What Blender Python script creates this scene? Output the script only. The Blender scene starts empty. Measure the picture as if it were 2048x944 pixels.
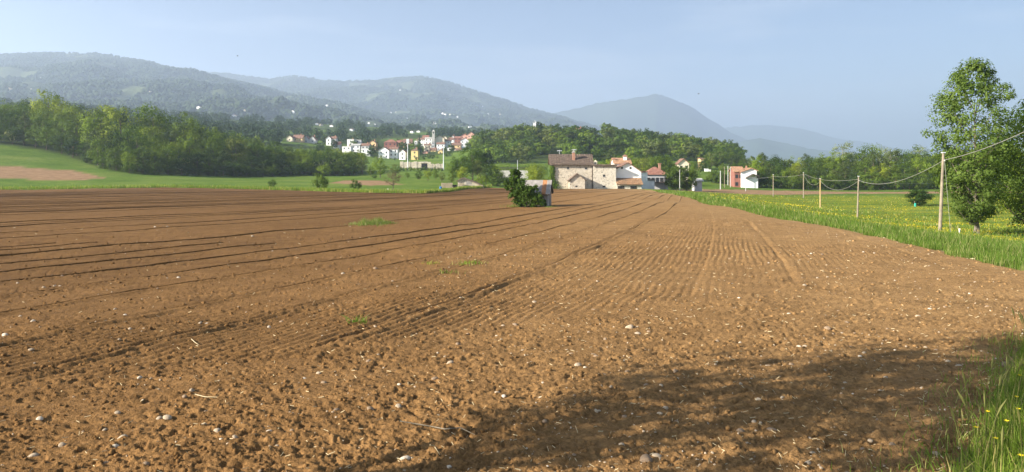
import bpy, math, random
import numpy as np
from mathutils import Vector, Matrix

# ------------------------------------------------------------------ camera, world, sun, exposure
scene = bpy.context.scene
C = scene.collection
F = 1536.0          # focal length in photo pixels (27 mm equivalent)
HOR = 335.0         # photo row of the horizon
CAMZ = 3.0
cam_d = bpy.data.cameras.new('camera')
cam = bpy.data.objects.new('camera', cam_d); C.objects.link(cam)
cam.location = (0, 0, CAMZ); cam.rotation_euler = (math.radians(90), 0, 0)
cam_d.sensor_width = 36; cam_d.lens = 27.0
cam_d.shift_y = -(472 - HOR) / 2048.0
cam_d.clip_start = 0.1; cam_d.clip_end = 60000
scene.camera = cam

SUN_EL = math.radians(23.5)
SUN_DIR = np.array([-0.93, -0.37]) / np.linalg.norm([-0.93, -0.37])   # horizontal direction towards the sun
world = bpy.data.worlds.new('World'); scene.world = world; world.use_nodes = True
wn = world.node_tree.nodes; wl = world.node_tree.links
bg = wn['Background']
sky = wn.new('ShaderNodeTexSky'); sky.sky_type = 'NISHITA'; sky.sun_disc = False
sky.sun_elevation = SUN_EL
sky.sun_rotation = math.atan2(SUN_DIR[0], SUN_DIR[1])
sky.air_density = 0.68; sky.dust_density = 0.7; sky.ozone_density = 0.6; sky.altitude = 200
# thin high cloud veil, all over the sky
tc = wn.new('ShaderNodeTexCoord'); mp = wn.new('ShaderNodeMapping'); mp.inputs['Scale'].default_value = (1.2, 1.6, 9.0)
mp.inputs['Rotation'].default_value = (0.1, 0.12, 0.3)
nz = wn.new('ShaderNodeTexNoise'); nz.inputs['Scale'].default_value = 2.2; nz.inputs['Detail'].default_value = 6; nz.inputs['Roughness'].default_value = 0.6
rp = wn.new('ShaderNodeValToRGB'); rp.color_ramp.elements[0].position = 0.50; rp.color_ramp.elements[1].position = 0.74
rp.color_ramp.elements[0].color = (0, 0, 0, 1); rp.color_ramp.elements[1].color = (0.34, 0.34, 0.34, 1)
mx = wn.new('ShaderNodeMixRGB'); mx.inputs[2].default_value = (6.6, 7.0, 7.5, 1)
wl.new(tc.outputs['Generated'], mp.inputs[0]); wl.new(mp.outputs[0], nz.inputs[0]); wl.new(nz.outputs[0], rp.inputs[0])
wl.new(rp.outputs[0], mx.inputs[0]); wl.new(sky.outputs[0], mx.inputs[1]); wl.new(mx.outputs[0], bg.inputs[0])
bg.inputs[1].default_value = 0.05

sun_d = bpy.data.lights.new('sun', 'SUN'); sun = bpy.data.objects.new('sun', sun_d); C.objects.link(sun)
sun_d.energy = 5.0; sun_d.angle = math.radians(0.5); sun_d.color = (1.0, 0.92, 0.79)
sd = Vector((SUN_DIR[0] * math.cos(SUN_EL), SUN_DIR[1] * math.cos(SUN_EL), math.sin(SUN_EL)))
sun.rotation_euler = sd.to_track_quat('Z', 'Y').to_euler()
sun.location = (-30, -20, 60)

vs = scene.view_settings
vs.view_transform = 'Standard'; vs.look = 'None'; vs.gamma = 1; vs.use_curve_mapping = False
vs.exposure = 1.70
scene.render.engine = 'CYCLES'
scene.cycles.use_denoising = True
scene.cycles.max_bounces = 5; scene.cycles.diffuse_bounces = 2; scene.cycles.glossy_bounces = 1
scene.cycles.transmission_bounces = 3; scene.cycles.volume_bounces = 1; scene.cycles.transparent_max_bounces = 6

rng = np.random.default_rng(7)
random.seed(7)

# ------------------------------------------------------------------ helpers
def tag(o, label=None, cat=None, group=None, kind=None):
    if label: o['label'] = label
    if cat: o['category'] = cat
    if group: o['group'] = group
    if kind: o['kind'] = kind
    return o

def link(o, parent=None):
    C.objects.link(o)
    if parent is not None: o.parent = parent
    return o

def empty(name, loc, rz=0, s=1.0):
    o = bpy.data.objects.new(name, None); C.objects.link(o)
    o.location = loc; o.rotation_euler = (0, 0, rz); o.scale = (s, s, s); o.empty_display_size = 0.3
    return o

def np_mesh(name, V, Fa, mats=None, mi=None, smooth=False, attrs=None):
    """V (n,3); Fa (m,k) faces of one size, or list of such arrays"""
    if not isinstance(Fa, (list, tuple)): Fa = [Fa]
    me = bpy.data.meshes.new(name)
    V = np.asarray(V, dtype=np.float32)
    me.vertices.add(len(V)); me.vertices.foreach_set('co', V.ravel())
    loops = np.concatenate([np.asarray(f, dtype=np.int32).ravel() for f in Fa])
    tot = np.concatenate([np.full(len(f), np.asarray(f).shape[1], dtype=np.int32) for f in Fa])
    st = np.concatenate([[0], np.cumsum(tot)[:-1]]).astype(np.int32)
    me.loops.add(len(loops)); me.loops.foreach_set('vertex_index', loops)
    me.polygons.add(len(tot)); me.polygons.foreach_set('loop_start', st)
    try: me.polygons.foreach_set('loop_total', tot)
    except Exception: pass
    if mi is not None: me.polygons.foreach_set('material_index', np.asarray(mi, dtype=np.int32))
    me.polygons.foreach_set('use_smooth', np.full(len(tot), bool(smooth)))
    for m in (mats or []): me.materials.append(m)
    for k, a in (attrs or {}).items():
        at = me.attributes.new(k, 'FLOAT', 'POINT'); at.data.foreach_set('value', np.asarray(a, dtype=np.float32))
    me.update(calc_edges=True)
    return me

def np_obj(name, V, Fa, mats, parent=None, **kw):
    if not isinstance(mats, (list, tuple)): mats = [mats]
    return link(bpy.data.objects.new(name, np_mesh(name, V, Fa, mats, **kw)), parent)

class MB:
    """collects plain shapes into one mesh"""
    def __init__(s): s.v = []; s.f = []; s.m = []
    def poly(s, pts, m=0):
        n = len(s.v); s.v += [tuple(p) for p in pts]; s.f.append(tuple(range(n, n + len(pts)))); s.m.append(m)
    def box(s, x0, x1, y0, y1, z0, z1, m=0):
        n = len(s.v)
        s.v += [(x0,y0,z0),(x1,y0,z0),(x1,y1,z0),(x0,y1,z0),(x0,y0,z1),(x1,y0,z1),(x1,y1,z1),(x0,y1,z1)]
        for f in ((3,2,1,0),(4,5,6,7),(0,1,5,4),(1,2,6,5),(2,3,7,6),(3,0,4,7)):
            s.f.append(tuple(n + i for i in f)); s.m.append(m)
        return s
    def prism(s, poly, axis, a, b, m=0):
        """poly: 2-D outline; axis 'y': points are (x,z) swept from y=a to y=b; axis 'x': points are (y,z)"""
        n = len(s.v); k = len(poly)
        for t in (a, b):
            for p, q in poly:
                s.v.append((p, t, q) if axis == 'y' else (t, p, q))
        s.f.append(tuple(n + i for i in range(k))); s.m.append(m)
        s.f.append(tuple(n + k + i for i in range(k - 1, -1, -1))); s.m.append(m)
        for i in range(k):
            j = (i + 1) % k
            s.f.append((n + i, n + k + i, n + k + j, n + j)); s.m.append(m)
        return s
    def tube(s, pts, rad, k=6, m=0):
        pts = [Vector(p) for p in pts]; n0 = len(s.v)
        if not hasattr(rad, '__len__'): rad = [rad] * len(pts)
        for i, p in enumerate(pts):
            d = (pts[min(i + 1, len(pts) - 1)] - pts[max(i - 1, 0)]).normalized()
            a = d.cross(Vector((0, 0, 1)));
            if a.length < 1e-3: a = Vector((1, 0, 0))
            a.normalize(); b = d.cross(a)
            for j in range(k):
                t = 2 * math.pi * j / k
                s.v.append(tuple(p + (a * math.cos(t) + b * math.sin(t)) * rad[i]))
        for i in range(len(pts) - 1):
            for j in range(k):
                q = (j + 1) % k
                s.f.append((n0 + i*k + j, n0 + i*k + q, n0 + (i+1)*k + q, n0 + (i+1)*k + j)); s.m.append(m)
        s.f.append(tuple(n0 + j for j in range(k - 1, -1, -1))); s.m.append(m)
        e = n0 + (len(pts) - 1) * k
        s.f.append(tuple(e + j for j in range(k))); s.m.append(m)
        return s
    def mesh(s, name, mats):
        import bmesh
        me = bpy.data.meshes.new(name); me.from_pydata(s.v, [], s.f)
        for m in (mats if isinstance(mats, (list, tuple)) else [mats]): me.materials.append(m)
        me.polygons.foreach_set('material_index', s.m)
        bm = bmesh.new(); bm.from_mesh(me); bmesh.ops.recalc_face_normals(bm, faces=bm.faces); bm.to_mesh(me); bm.free()
        me.update(); return me
    def build(s, name, mats, parent=None):
        return link(bpy.data.objects.new(name, s.mesh(name, mats)), parent)

# numpy gradient noise
def _hash(ix, iy, seed):
    h = (ix.astype(np.int64) * 374761393 + iy.astype(np.int64) * 668265263 + seed * 974634777) & 0xFFFFFFFF
    h = ((h ^ (h >> 13)) * 1274126177) & 0xFFFFFFFF
    h = (h ^ (h >> 16)) & 0xFFFFFFFF
    return h
def perlin(x, y, seed=0):
    x = np.asarray(x, float); y = np.asarray(y, float)
    ix = np.floor(x); iy = np.floor(y); fx = x - ix; fy = y - iy
    u = fx*fx*fx*(fx*(fx*6-15)+10); v = fy*fy*fy*(fy*(fy*6-15)+10)
    def g(dx, dy):
        a = _hash(ix + dx, iy + dy, seed) * (2*np.pi/4294967296.0)
        return np.cos(a) * (fx - dx) + np.sin(a) * (fy - dy)
    n0 = g(0,0)*(1-u) + g(1,0)*u; n1 = g(0,1)*(1-u) + g(1,1)*u
    return (n0*(1-v) + n1*v) * 1.5
def fbm(x, y, seed=0, o=4):
    s = 0; a = 1.0; f = 1.0
    for i in range(o): s = s + a * perlin(x*f, y*f, seed + i*17); a *= 0.5; f *= 2.03
    return s
def sstep(a, b, x):
    t = np.clip((x - a) / (b - a), 0, 1); return t*t*(3-2*t)
def poly_sd(x, y, P):
    """signed distance to polygon, positive inside"""
    x = np.asarray(x, float); y = np.asarray(y, float)
    best = np.full(x.shape, 1e18); inside = np.zeros(x.shape, bool)
    n = len(P)
    for i in range(n):
        ax, ay = P[i]; bx, by = P[(i+1) % n]
        ex, ey = bx-ax, by-ay
        t = np.clip(((x-ax)*ex + (y-ay)*ey) / (ex*ex+ey*ey), 0, 1)
        d = (x-ax-t*ex)**2 + (y-ay-t*ey)**2
        best = np.minimum(best, d)
        c = ((ay > y) != (by > y))
        xi = ax + (y-ay) * ex / (ey if abs(ey) > 1e-9 else 1e-9)
        inside ^= (c & (x < xi))
    return np.where(inside, 1, -1) * np.sqrt(best)

def PX(px, d): return (px - 1024.0) / F * d
def PZ(py, d): return CAMZ + (HOR - py) / F * d

# ------------------------------------------------------------------ materials
def new_mat(name):
    m = bpy.data.materials.new(name); m.use_nodes = True
    nt = m.node_tree; b = nt.nodes['Principled BSDF']
    b.inputs['Roughness'].default_value = 0.9
    b.inputs['Specular IOR Level'].default_value = 0.2
    return m, nt, b
def N(nt, t, **kw):
    n = nt.nodes.new(t)
    for k, v in kw.items():
        if k in n.inputs: n.inputs[k].default_value = v
        else: setattr(n, k, v)
    return n
def noise(nt, scale, detail=4, rough=0.55, vec=None, dist=0.0):
    n = N(nt, 'ShaderNodeTexNoise', Scale=scale, Detail=detail, Roughness=rough, Distortion=dist)
    if vec is not None: nt.links.new(vec, n.inputs['Vector'])
    return n.outputs[0]
def ramp(nt, fac, stops):
    r = nt.nodes.new('ShaderNodeValToRGB'); cr = r.color_ramp
    while len(cr.elements) < len(stops): cr.elements.new(0.5)
    for e, (p, c) in zip(cr.elements, stops):
        e.position = p; e.color = (*c, 1) if len(c) == 3 else c
    nt.links.new(fac, r.inputs[0]); return r.outputs[0]
def mix(nt, fac, a, b, mode='MIX'):
    m = nt.nodes.new('ShaderNodeMixRGB'); m.blend_type = mode
    for i, v in enumerate((fac, a, b)):
        if isinstance(v, (int, float)): m.inputs[i].default_value = v
        elif isinstance(v, tuple): m.inputs[i].default_value = (*v, 1)
        else: nt.links.new(v, m.inputs[i])
    return m.outputs[0]
def attr(nt, name):
    a = nt.nodes.new('ShaderNodeAttribute'); a.attribute_name = name; return a.outputs['Fac']
def pos(nt): return nt.nodes.new('ShaderNodeNewGeometry').outputs['Position']
def objco(nt): return nt.nodes.new('ShaderNodeTexCoord').outputs['Object']
def objrand(nt): return nt.nodes.new('ShaderNodeObjectInfo').outputs['Random']
def mathn(nt, op, a, b=None):
    m = nt.nodes.new('ShaderNodeMath'); m.operation = op
    for i, v in enumerate((a, b)):
        if v is None: continue
        if isinstance(v, (int, float)): m.inputs[i].default_value = v
        else: nt.links.new(v, m.inputs[i])
    return m.outputs[0]
def bump(nt, b, h, strength=0.5, dist=0.05):
    n = N(nt, 'ShaderNodeBump', Strength=strength, Distance=dist)
    nt.links.new(h, n.inputs['Height']); nt.links.new(n.outputs[0], b.inputs['Normal'])

def mat_plain(name, col, var=0.25, scale=3.0, rough=0.85, bumps=0.0):
    m, nt, b = new_mat(name)
    n = noise(nt, scale, 5, 0.6, objco(nt))
    d = tuple(c * (1 - var) for c in col); l = tuple(min(1, c * (1 + var * 0.6)) for c in col)
    nt.links.new(ramp(nt, n, [(0.3, d), (0.7, l)]), b.inputs['Base Color'])
    b.inputs['Roughness'].default_value = rough
    if bumps: bump(nt, b, n, bumps, 0.03)
    return m

def mat_soil():
    m, nt, b = new_mat('ploughed_soil')
    P = pos(nt)
    n1 = noise(nt, 0.06, 4, 0.6, P); n2 = noise(nt, 1.3, 6, 0.65, P); n3 = noise(nt, 14, 5, 0.7, P); n4 = noise(nt, 60, 3, 0.7, P)
    sep = nt.nodes.new('ShaderNodeSeparateXYZ'); nt.links.new(P, sep.inputs[0])
    # the field is drier and stonier along its right-hand edge
    dry = N(nt, 'ShaderNodeMapRange', **{'From Min': -16.0, 'From Max': 20.0}); 
    tilt = mathn(nt, 'SUBTRACT', sep.outputs[0], mathn(nt, 'MULTIPLY', sep.outputs[1], 0.1))
    nt.links.new(tilt, dry.inputs['Value'])
    dn = mathn(nt, 'ADD', mathn(nt, 'MULTIPLY', dry.outputs[0], 0.75), mathn(nt, 'MULTIPLY', n1, 0.5))
    base = ramp(nt, dn, [(0.12, (0.155, 0.087, 0.037)), (0.45, (0.254, 0.144, 0.060)), (0.95, (0.410, 0.260, 0.122))])
    c = mix(nt, 1.0, base, ramp(nt, n2, [(0.3, (0.72, 0.70, 0.68)), (0.7, (1.16, 1.14, 1.10))]), 'MULTIPLY')
    c = mix(nt, 1.0, c, ramp(nt, n3, [(0.3, (0.62, 0.60, 0.57)), (0.68, (1.25, 1.22, 1.16))]), 'MULTIPLY')
    nt.links.new(c, b.inputs['Base Color'])
    b.inputs['Roughness'].default_value = 1.0; b.inputs['Specular IOR Level'].default_value = 0.05
    h = mathn(nt, 'ADD', n3, mathn(nt, 'MULTIPLY', n4, 0.4))
    bump(nt, b, h, 0.9, 0.045)
    return m

def grass_cols(nt, P):
    n1 = noise(nt, 0.05, 5, 0.6, P); n2 = noise(nt, 0.6, 6, 0.7, P); n3 = noise(nt, 6, 4, 0.7, P)
    c = ramp(nt, n1, [(0.3, (0.085, 0.150, 0.022)), (0.5, (0.125, 0.195, 0.030)), (0.7, (0.185, 0.235, 0.050))])
    c = mix(nt, 1.0, c, ramp(nt, n2, [(0.3, (0.70, 0.75, 0.7)), (0.7, (1.2, 1.15, 1.15))]), 'MULTIPLY')
    c = mix(nt, 1.0, c, ramp(nt, n3, [(0.3, (0.65, 0.7, 0.65)), (0.7, (1.25, 1.2, 1.2))]), 'MULTIPLY')
    return c, n2, n3

def mat_ground():
    m, nt, b = new_mat('meadow_ground'); P = pos(nt)
    g, n2, n3 = grass_cols(nt, P)
    # yellow flowers in drifts
    mpn = N(nt, 'ShaderNodeMapping'); mpn.inputs['Scale'].default_value = (0.25, 0.7, 1); nt.links.new(P, mpn.inputs[0])
    fd = noise(nt, 0.35, 5, 0.7, mpn.outputs[0]); fs = noise(nt, 2.2, 4, 0.8, P)
    fm = mathn(nt, 'MULTIPLY', ramp(nt, fd, [(0.40, (0, 0, 0)), (0.58, (1, 1, 1))]), ramp(nt, fs, [(0.42, (0, 0, 0)), (0.6, (1, 1, 1))]))
    g = mix(nt, mathn(nt, 'MULTIPLY', mathn(nt, 'MULTIPLY', fm, attr(nt, 'flower')), 0.85), g, (0.42, 0.36, 0.02))
    s1 = noise(nt, 0.4, 6, 0.65, P)
    soil = ramp(nt, s1, [(0.3, (0.24, 0.145, 0.075)), (0.7, (0.36, 0.23, 0.13))])
    c = mix(nt, attr(nt, 'soil'), g, soil)
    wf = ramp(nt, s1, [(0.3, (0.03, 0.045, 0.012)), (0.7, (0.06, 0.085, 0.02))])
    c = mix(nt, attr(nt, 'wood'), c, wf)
    nt.links.new(c, b.inputs['Base Color']); b.inputs['Roughness'].default_value = 1.0
    b.inputs['Specular IOR Level'].default_value = 0.05
    bump(nt, b, mathn(nt, 'ADD', n2, n3), 0.7, 0.25)
    return m

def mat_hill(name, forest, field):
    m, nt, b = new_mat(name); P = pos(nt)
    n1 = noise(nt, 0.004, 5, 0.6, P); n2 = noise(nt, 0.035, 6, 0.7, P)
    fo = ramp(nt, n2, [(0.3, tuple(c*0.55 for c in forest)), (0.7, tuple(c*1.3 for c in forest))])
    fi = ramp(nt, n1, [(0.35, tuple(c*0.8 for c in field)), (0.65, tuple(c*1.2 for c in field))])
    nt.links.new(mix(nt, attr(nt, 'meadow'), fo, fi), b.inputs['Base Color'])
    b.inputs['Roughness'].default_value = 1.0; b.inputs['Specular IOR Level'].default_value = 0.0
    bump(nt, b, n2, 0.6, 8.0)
    return m

def mat_leaf(name, dark, light, trans=0.24, vary=0.5):
    m, nt, b = new_mat(name)
    P = pos(nt)
    at = attr(nt, 'tint'); r = objrand(nt)
    f = mathn(nt, 'ADD', mathn(nt, 'MULTIPLY', at, 1 - vary * 0.5), mathn(nt, 'MULTIPLY', mathn(nt, 'SUBTRACT', r, 0.25), vary))
    c = ramp(nt, f, [(0.0, dark), (1.0, light)])
    c = mix(nt, 1.0, c, ramp(nt, r, [(0.0, (0.72, 0.80, 0.8)), (0.5, (1.0, 1.0, 1.0)), (1.0, (1.25, 1.15, 0.9))]), 'MULTIPLY')
    nt.links.new(c, b.inputs['Base Color']); b.inputs['Roughness'].default_value = 0.6
    b.inputs['Specular IOR Level'].default_value = 0.08
    t = nt.nodes.new('ShaderNodeBsdfTranslucent'); nt.links.new(mix(nt, 1.0, c, (1.25, 1.35, 0.6), 'MULTIPLY'), t.inputs[0])
    ms = nt.nodes.new('ShaderNodeMixShader'); ms.inputs[0].default_value = trans
    nt.links.new(b.outputs[0], ms.inputs[1]); nt.links.new(t.outputs[0], ms.inputs[2])
    nt.links.new(ms.outputs[0], nt.nodes['Material Output'].inputs['Surface'])
    return m

def mat_stonewall(name, base, dark, mortar, scale=2.6):
    m, nt, b = new_mat(name); P = objco(nt)
    mpn = N(nt, 'ShaderNodeMapping'); mpn.inputs['Scale'].default_value = (1, 1, 1.5); nt.links.new(P, mpn.inputs[0])
    v = N(nt, 'ShaderNodeTexVoronoi', Scale=scale, Randomness=0.9); nt.links.new(mpn.outputs[0], v.inputs['Vector'])
    ve = N(nt, 'ShaderNodeTexVoronoi', Scale=scale, Randomness=0.9, feature='DISTANCE_TO_EDGE'); nt.links.new(mpn.outputs[0], ve.inputs['Vector'])
    sp = nt.nodes.new('ShaderNodeSeparateColor'); nt.links.new(v.outputs['Color'], sp.inputs[0])
    st = ramp(nt, sp.outputs[0], [(0.0, dark), (0.25, base), (0.7, tuple(min(1, x*1.15) for x in base)), (1.0, mortar)])
    e = ramp(nt, ve.outputs['Distance'], [(0.02, (1, 1, 1)), (0.09, (0, 0, 0))])
    c = mix(nt, e, st, mortar)
    # render left on in patches
    pl = noise(nt, 0.45, 5, 0.6, P)
    c = mix(nt, ramp(nt, pl, [(0.5, (0, 0, 0)), (0.62, (0.8, 0.8, 0.8))]), c, mortar)
    c = mix(nt, 1.0, c, ramp(nt, noise(nt, 1.5, 6, 0.7, P), [(0.3, (0.75, 0.74, 0.72)), (0.7, (1.12, 1.1, 1.08))]), 'MULTIPLY')
    nt.links.new(c, b.inputs['Base Color'])
    bump(nt, b, ve.outputs['Distance'], 0.8, 0.08)
    return m

def mat_tiles(name, a, bb, moss=(0.16, 0.13, 0.09), along='X'):
    m, nt, b = new_mat(name); P = objco(nt)
    n1 = noise(nt, 2.4, 3, 0.85, P); n2 = noise(nt, 0.7, 5, 0.65, P)
    c = ramp(nt, n1, [(0.36, tuple(x*0.5 for x in a)), (0.5, a), (0.64, tuple(x*1.15 for x in bb))])
    c = mix(nt, ramp(nt, n2, [(0.45, (0, 0, 0)), (0.68, (0.75, 0.75, 0.75))]), c, moss)
    nt.links.new(c, b.inputs['Base Color'])
    w = N(nt, 'ShaderNodeTexWave', Scale=1.6, Distortion=0.6, bands_direction=along); nt.links.new(P, w.inputs['Vector'])
    bump(nt, b, w.outputs[1], 0.8, 0.08)
    return m

M = {}
M['soil'] = mat_soil()
M['ground'] = mat_ground()
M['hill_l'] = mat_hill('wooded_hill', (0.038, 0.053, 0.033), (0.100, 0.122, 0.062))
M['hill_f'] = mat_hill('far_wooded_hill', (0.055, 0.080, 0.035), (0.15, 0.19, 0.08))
M['leaf_mid'] = mat_leaf('leaves_mid_green', (0.034, 0.068, 0.007), (0.160, 0.235, 0.025))
M['leaf_yel'] = mat_leaf('leaves_yellow_green', (0.064, 0.104, 0.007), (0.235, 0.295, 0.030))
M['leaf_poplar'] = mat_leaf('leaves_poplar', (0.075, 0.120, 0.016), (0.29, 0.36, 0.085), 0.36)
M['leaf_elder'] = mat_leaf('leaves_elder', (0.040, 0.074, 0.010), (0.150, 0.225, 0.035), 0.28)
M['leaf_dark'] = mat_leaf('leaves_dark_green', (0.020, 0.042, 0.006), (0.095, 0.150, 0.020), 0.25)
M['leaf_olive'] = mat_leaf('leaves_olive', (0.050, 0.070, 0.016), (0.145, 0.180, 0.048))
M['leaf_pale'] = mat_leaf('leaves_pale', (0.13, 0.16, 0.07), (0.30, 0.34, 0.18))
M['leaf_brown'] = mat_leaf('leaves_brownish', (0.09, 0.065, 0.035), (0.23, 0.17, 0.10), 0.2)
M['leaf_far'] = mat_leaf('leaves_far_wood', (0.026, 0.050, 0.012), (0.100, 0.145, 0.035), 0.2, 0.7)
M['blossom'] = mat_leaf('cream_blossom', (0.35, 0.36, 0.20), (0.66, 0.64, 0.42), 0.3, 0.3)
M['grass'] = mat_leaf('grass_blades', (0.075, 0.140, 0.018), (0.23, 0.31, 0.055), 0.4, 0.1)
M['grass_dry'] = mat_leaf('dry_grass', (0.24, 0.22, 0.07), (0.48, 0.43, 0.19), 0.3, 0.1)
M['flower'] = mat_plain('buttercup_yellow', (0.75, 0.56, 0.02), 0.15)
M['bark'] = mat_plain('bark', (0.13, 0.10, 0.075), 0.45, 4, 0.95, 0.8)
M['bark_pale'] = mat_plain('pale_bark', (0.30, 0.26, 0.20), 0.4, 5, 0.95, 0.8)
M['bark_poplar'] = mat_plain('poplar_bark', (0.20, 0.17, 0.125), 0.45, 5, 0.95, 0.8)
M['stone'] = mat_plain('field_stone', (0.46, 0.36, 0.25), 0.35, 9, 0.9, 0.5)
M['stone_w'] = mat_plain('white_field_stone', (0.60, 0.51, 0.39), 0.3, 9, 0.85, 0.4)
M['stone_b'] = mat_plain('brown_field_stone', (0.34, 0.24, 0.155), 0.35, 9, 0.95, 0.6)
M['straw'] = mat_plain('straw', (0.52, 0.42, 0.25), 0.3, 6)
M['wall_stone'] = mat_stonewall('rubble_masonry', (0.47, 0.41, 0.32), (0.20, 0.16, 0.12), (0.63, 0.57, 0.47))
M['wall_block'] = mat_stonewall('squared_rubble_masonry', (0.56, 0.51, 0.42), (0.24, 0.21, 0.17), (0.68, 0.63, 0.53), 3.2)
M['white'] = mat_plain('white_render', (0.86, 0.85, 0.83), 0.05, 0.8)
M['cream'] = mat_plain('cream_render', (0.74, 0.66, 0.50), 0.1, 0.8)
M['yellow'] = mat_plain('yellow_render', (0.70, 0.54, 0.24), 0.1, 0.8)
M['ochre'] = mat_plain('ochre_render', (0.70, 0.50, 0.26), 0.1, 0.8)
M['pink'] = mat_plain('salmon_render', (0.66, 0.38, 0.29), 0.1, 0.8)
M['redwall'] = mat_plain('brick_red_render', (0.28, 0.12, 0.09), 0.2, 0.8)
M['greywall'] = mat_plain('grey_render', (0.50, 0.50, 0.50), 0.1, 0.8)
M['concrete'] = mat_plain('concrete', (0.50, 0.48, 0.44), 0.25, 1.5, 0.9, 0.3)
M['tile_old'] = mat_tiles('old_clay_tiles', (0.195, 0.140, 0.105), (0.30, 0.23, 0.18))
M['tile_annex'] = mat_tiles('weathered_orange_tiles', (0.33, 0.18, 0.095), (0.46, 0.30, 0.17))
M['tile_or'] = mat_tiles('orange_clay_tiles', (0.46, 0.25, 0.14), (0.56, 0.34, 0.21), (0.38, 0.24, 0.16))
M['tile_red'] = mat_tiles('red_clay_tiles', (0.30, 0.135, 0.095), (0.40, 0.20, 0.14), (0.27, 0.15, 0.11))
M['tile_brown'] = mat_tiles('brown_clay_tiles', (0.25, 0.14, 0.10), (0.35, 0.21, 0.15), (0.21, 0.14, 0.11))
M['slab'] = mat_plain('dark_eaves', (0.10, 0.08, 0.065), 0.3, 2)
M['glass'] = mat_plain('dark_window_glass', (0.035, 0.04, 0.045), 0.2, 2, 0.15)
M['shutter'] = mat_plain('dark_shutter_paint', (0.05, 0.045, 0.04), 0.2, 2)
M['brick'] = mat_plain('chimney_brick', (0.42, 0.23, 0.16), 0.3, 6, 0.9, 0.4)
M['metal'] = mat_plain('galvanised_sheet', (0.31, 0.285, 0.26), 0.35, 2.5, 0.7)
M['rust'] = mat_plain('rusty_sheet', (0.42, 0.20, 0.09), 0.45, 2.2, 0.8)
M['plank'] = mat_plain('weathered_planks', (0.33, 0.29, 0.25), 0.35, 3, 0.95, 0.4)
M['pole'] = mat_plain('weathered_pole_wood', (0.29, 0.24, 0.175), 0.35, 3, 0.95, 0.4)
M['pole_y'] = mat_plain('fresh_pole_wood', (0.46, 0.34, 0.16), 0.25, 3, 0.95, 0.3)
M['pole_c'] = mat_plain('pale_concrete_pole', (0.46, 0.46, 0.43), 0.15, 2)
M['cable'] = mat_plain('grey_cable', (0.30, 0.29, 0.26), 0.15, 2)
M['steel'] = mat_plain('pale_steel_mast', (0.68, 0.70, 0.72), 0.1, 2, 0.5)
M['blue'] = mat_plain('blue_plastic', (0.03, 0.18, 0.42), 0.15, 3, 0.5)
M['teal'] = mat_plain('teal_plastic', (0.03, 0.40, 0.30), 0.15, 3, 0.5)
M['log'] = mat_plain('cut_log_ends', (0.52, 0.42, 0.29), 0.4, 7)
M['black'] = mat_plain('black_tarpaulin', (0.02, 0.02, 0.024), 0.2, 3)
M['bird'] = mat_plain('dark_feathers', (0.04, 0.04, 0.045), 0.2, 3)

# ------------------------------------------------------------------ terrain: control points and surface
def cp(px, py, d): return (PX(px, d), d, PZ(py, d))
def plane(y): return -0.0137 * y
EDGE = [(12.0, -6.0), (4.0, 4.0), (4.45, 7.6), (7.2, 11.0), (9.4, 13.9), (14.5, 17.0), (16.6, 21.0), (17.0, 26), (18.2, 33), (19.4, 40), (22.3, 72), (27.5, 118), (33.0, 170), (36.5, 196)]
FIELD = EDGE + [(36.0, 208), (28, 212), (12, 211.5), (0, 226), (-7, 226), (-12, 205), (PX(910, 182), 182), (PX(850, 152), 152), (PX(760, 158), 158), (PX(600, 185), 185), (PX(450, 196), 196), (PX(330, 200), 200), (PX(170, 194), 194),
                (PX(0, 190), 190), (-190, 186), (-260, 150), (-200, 40), (-120, -10), (-20, -10)]
CPS = []
for y in (-25, 0, 12, 28, 50, 80, 115, 150):
    ex = float(np.interp(y, [p[1] for p in EDGE[2:]], [p[0] for p in EDGE[2:]]))
    for x in (-1.0*y-30, -0.45*y-8, 0, ex):
        CPS.append((x, y, plane(y)))
for x, y in ((-8, 190), (10, 190), (30, 190), (12, 215), (25, 215), (34, 215), (-2, 222), (20, 235)): CPS.append((x, y, plane(y)))
CPS += [cp(*a) for a in [
    (0,380,190),(170,377.5,194),(330,375,200),(450,377,196),(600,381,185),(760,385.5,158),(850,387,150),(910,383,180),
    (0,362,215),(0,338,250),(0,285,330),(100,303,320),(180,325,300),(230,342,265),(300,349,268),(330,362,235),(450,365,232),(500,353,310),(600,368,225),(600,350,330),(720,352,340),(730,366,240),(800,364,250),(850,362,262),(880,379,195),
    (930,375,225),(1000,372,240),(850,345,340),(850,332,450),(760,330,450),(850,318,600),(760,316,600),(690,300,650),(600,284,700),(860,302,750),(850,288,850),(930,287,850),(930,279,950),(870,277,950),
    (640,264,1000),(500,252,1100),(300,228,1300),(0,192,1400),(-300,180,1400),(740,257,1300),(850,264,1300),(1000,272,1500),
    (0,255,420),(100,270,420),(200,288,410),(400,312,420),(600,335,450),(-200,240,420),(-200,330,240),(-200,370,190),
    (960,334,450),(1080,334,430),(1000,287,600),(1090,274,620),(1160,277,640),(1250,289,680),(1350,297,700),(1430,309,720),(1500,322,620),(1100,305,900),(1300,315,950),
    (1200,352,360),(1300,350,380),(1414,342,350),(1380,327,450),(1470,352,380),
    (1350,381,235),(1300,378,232),(1500,381,258),
    (1880,472,55),(1950,468,66),(2048,466,68),(1716,446,100),(1640,416,154),(1837,410,165),(1607,396,196),(1547,393,203),(1700,385,245),(1880,385,245),(1900,378,290),(1600,376,300),(2048,385,250),(1800,366,500),(1600,357,600),(1500,347,1500),(1900,347,1500),(2300,347,1400),(2300,385,250),(2300,460,75)]]
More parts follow.
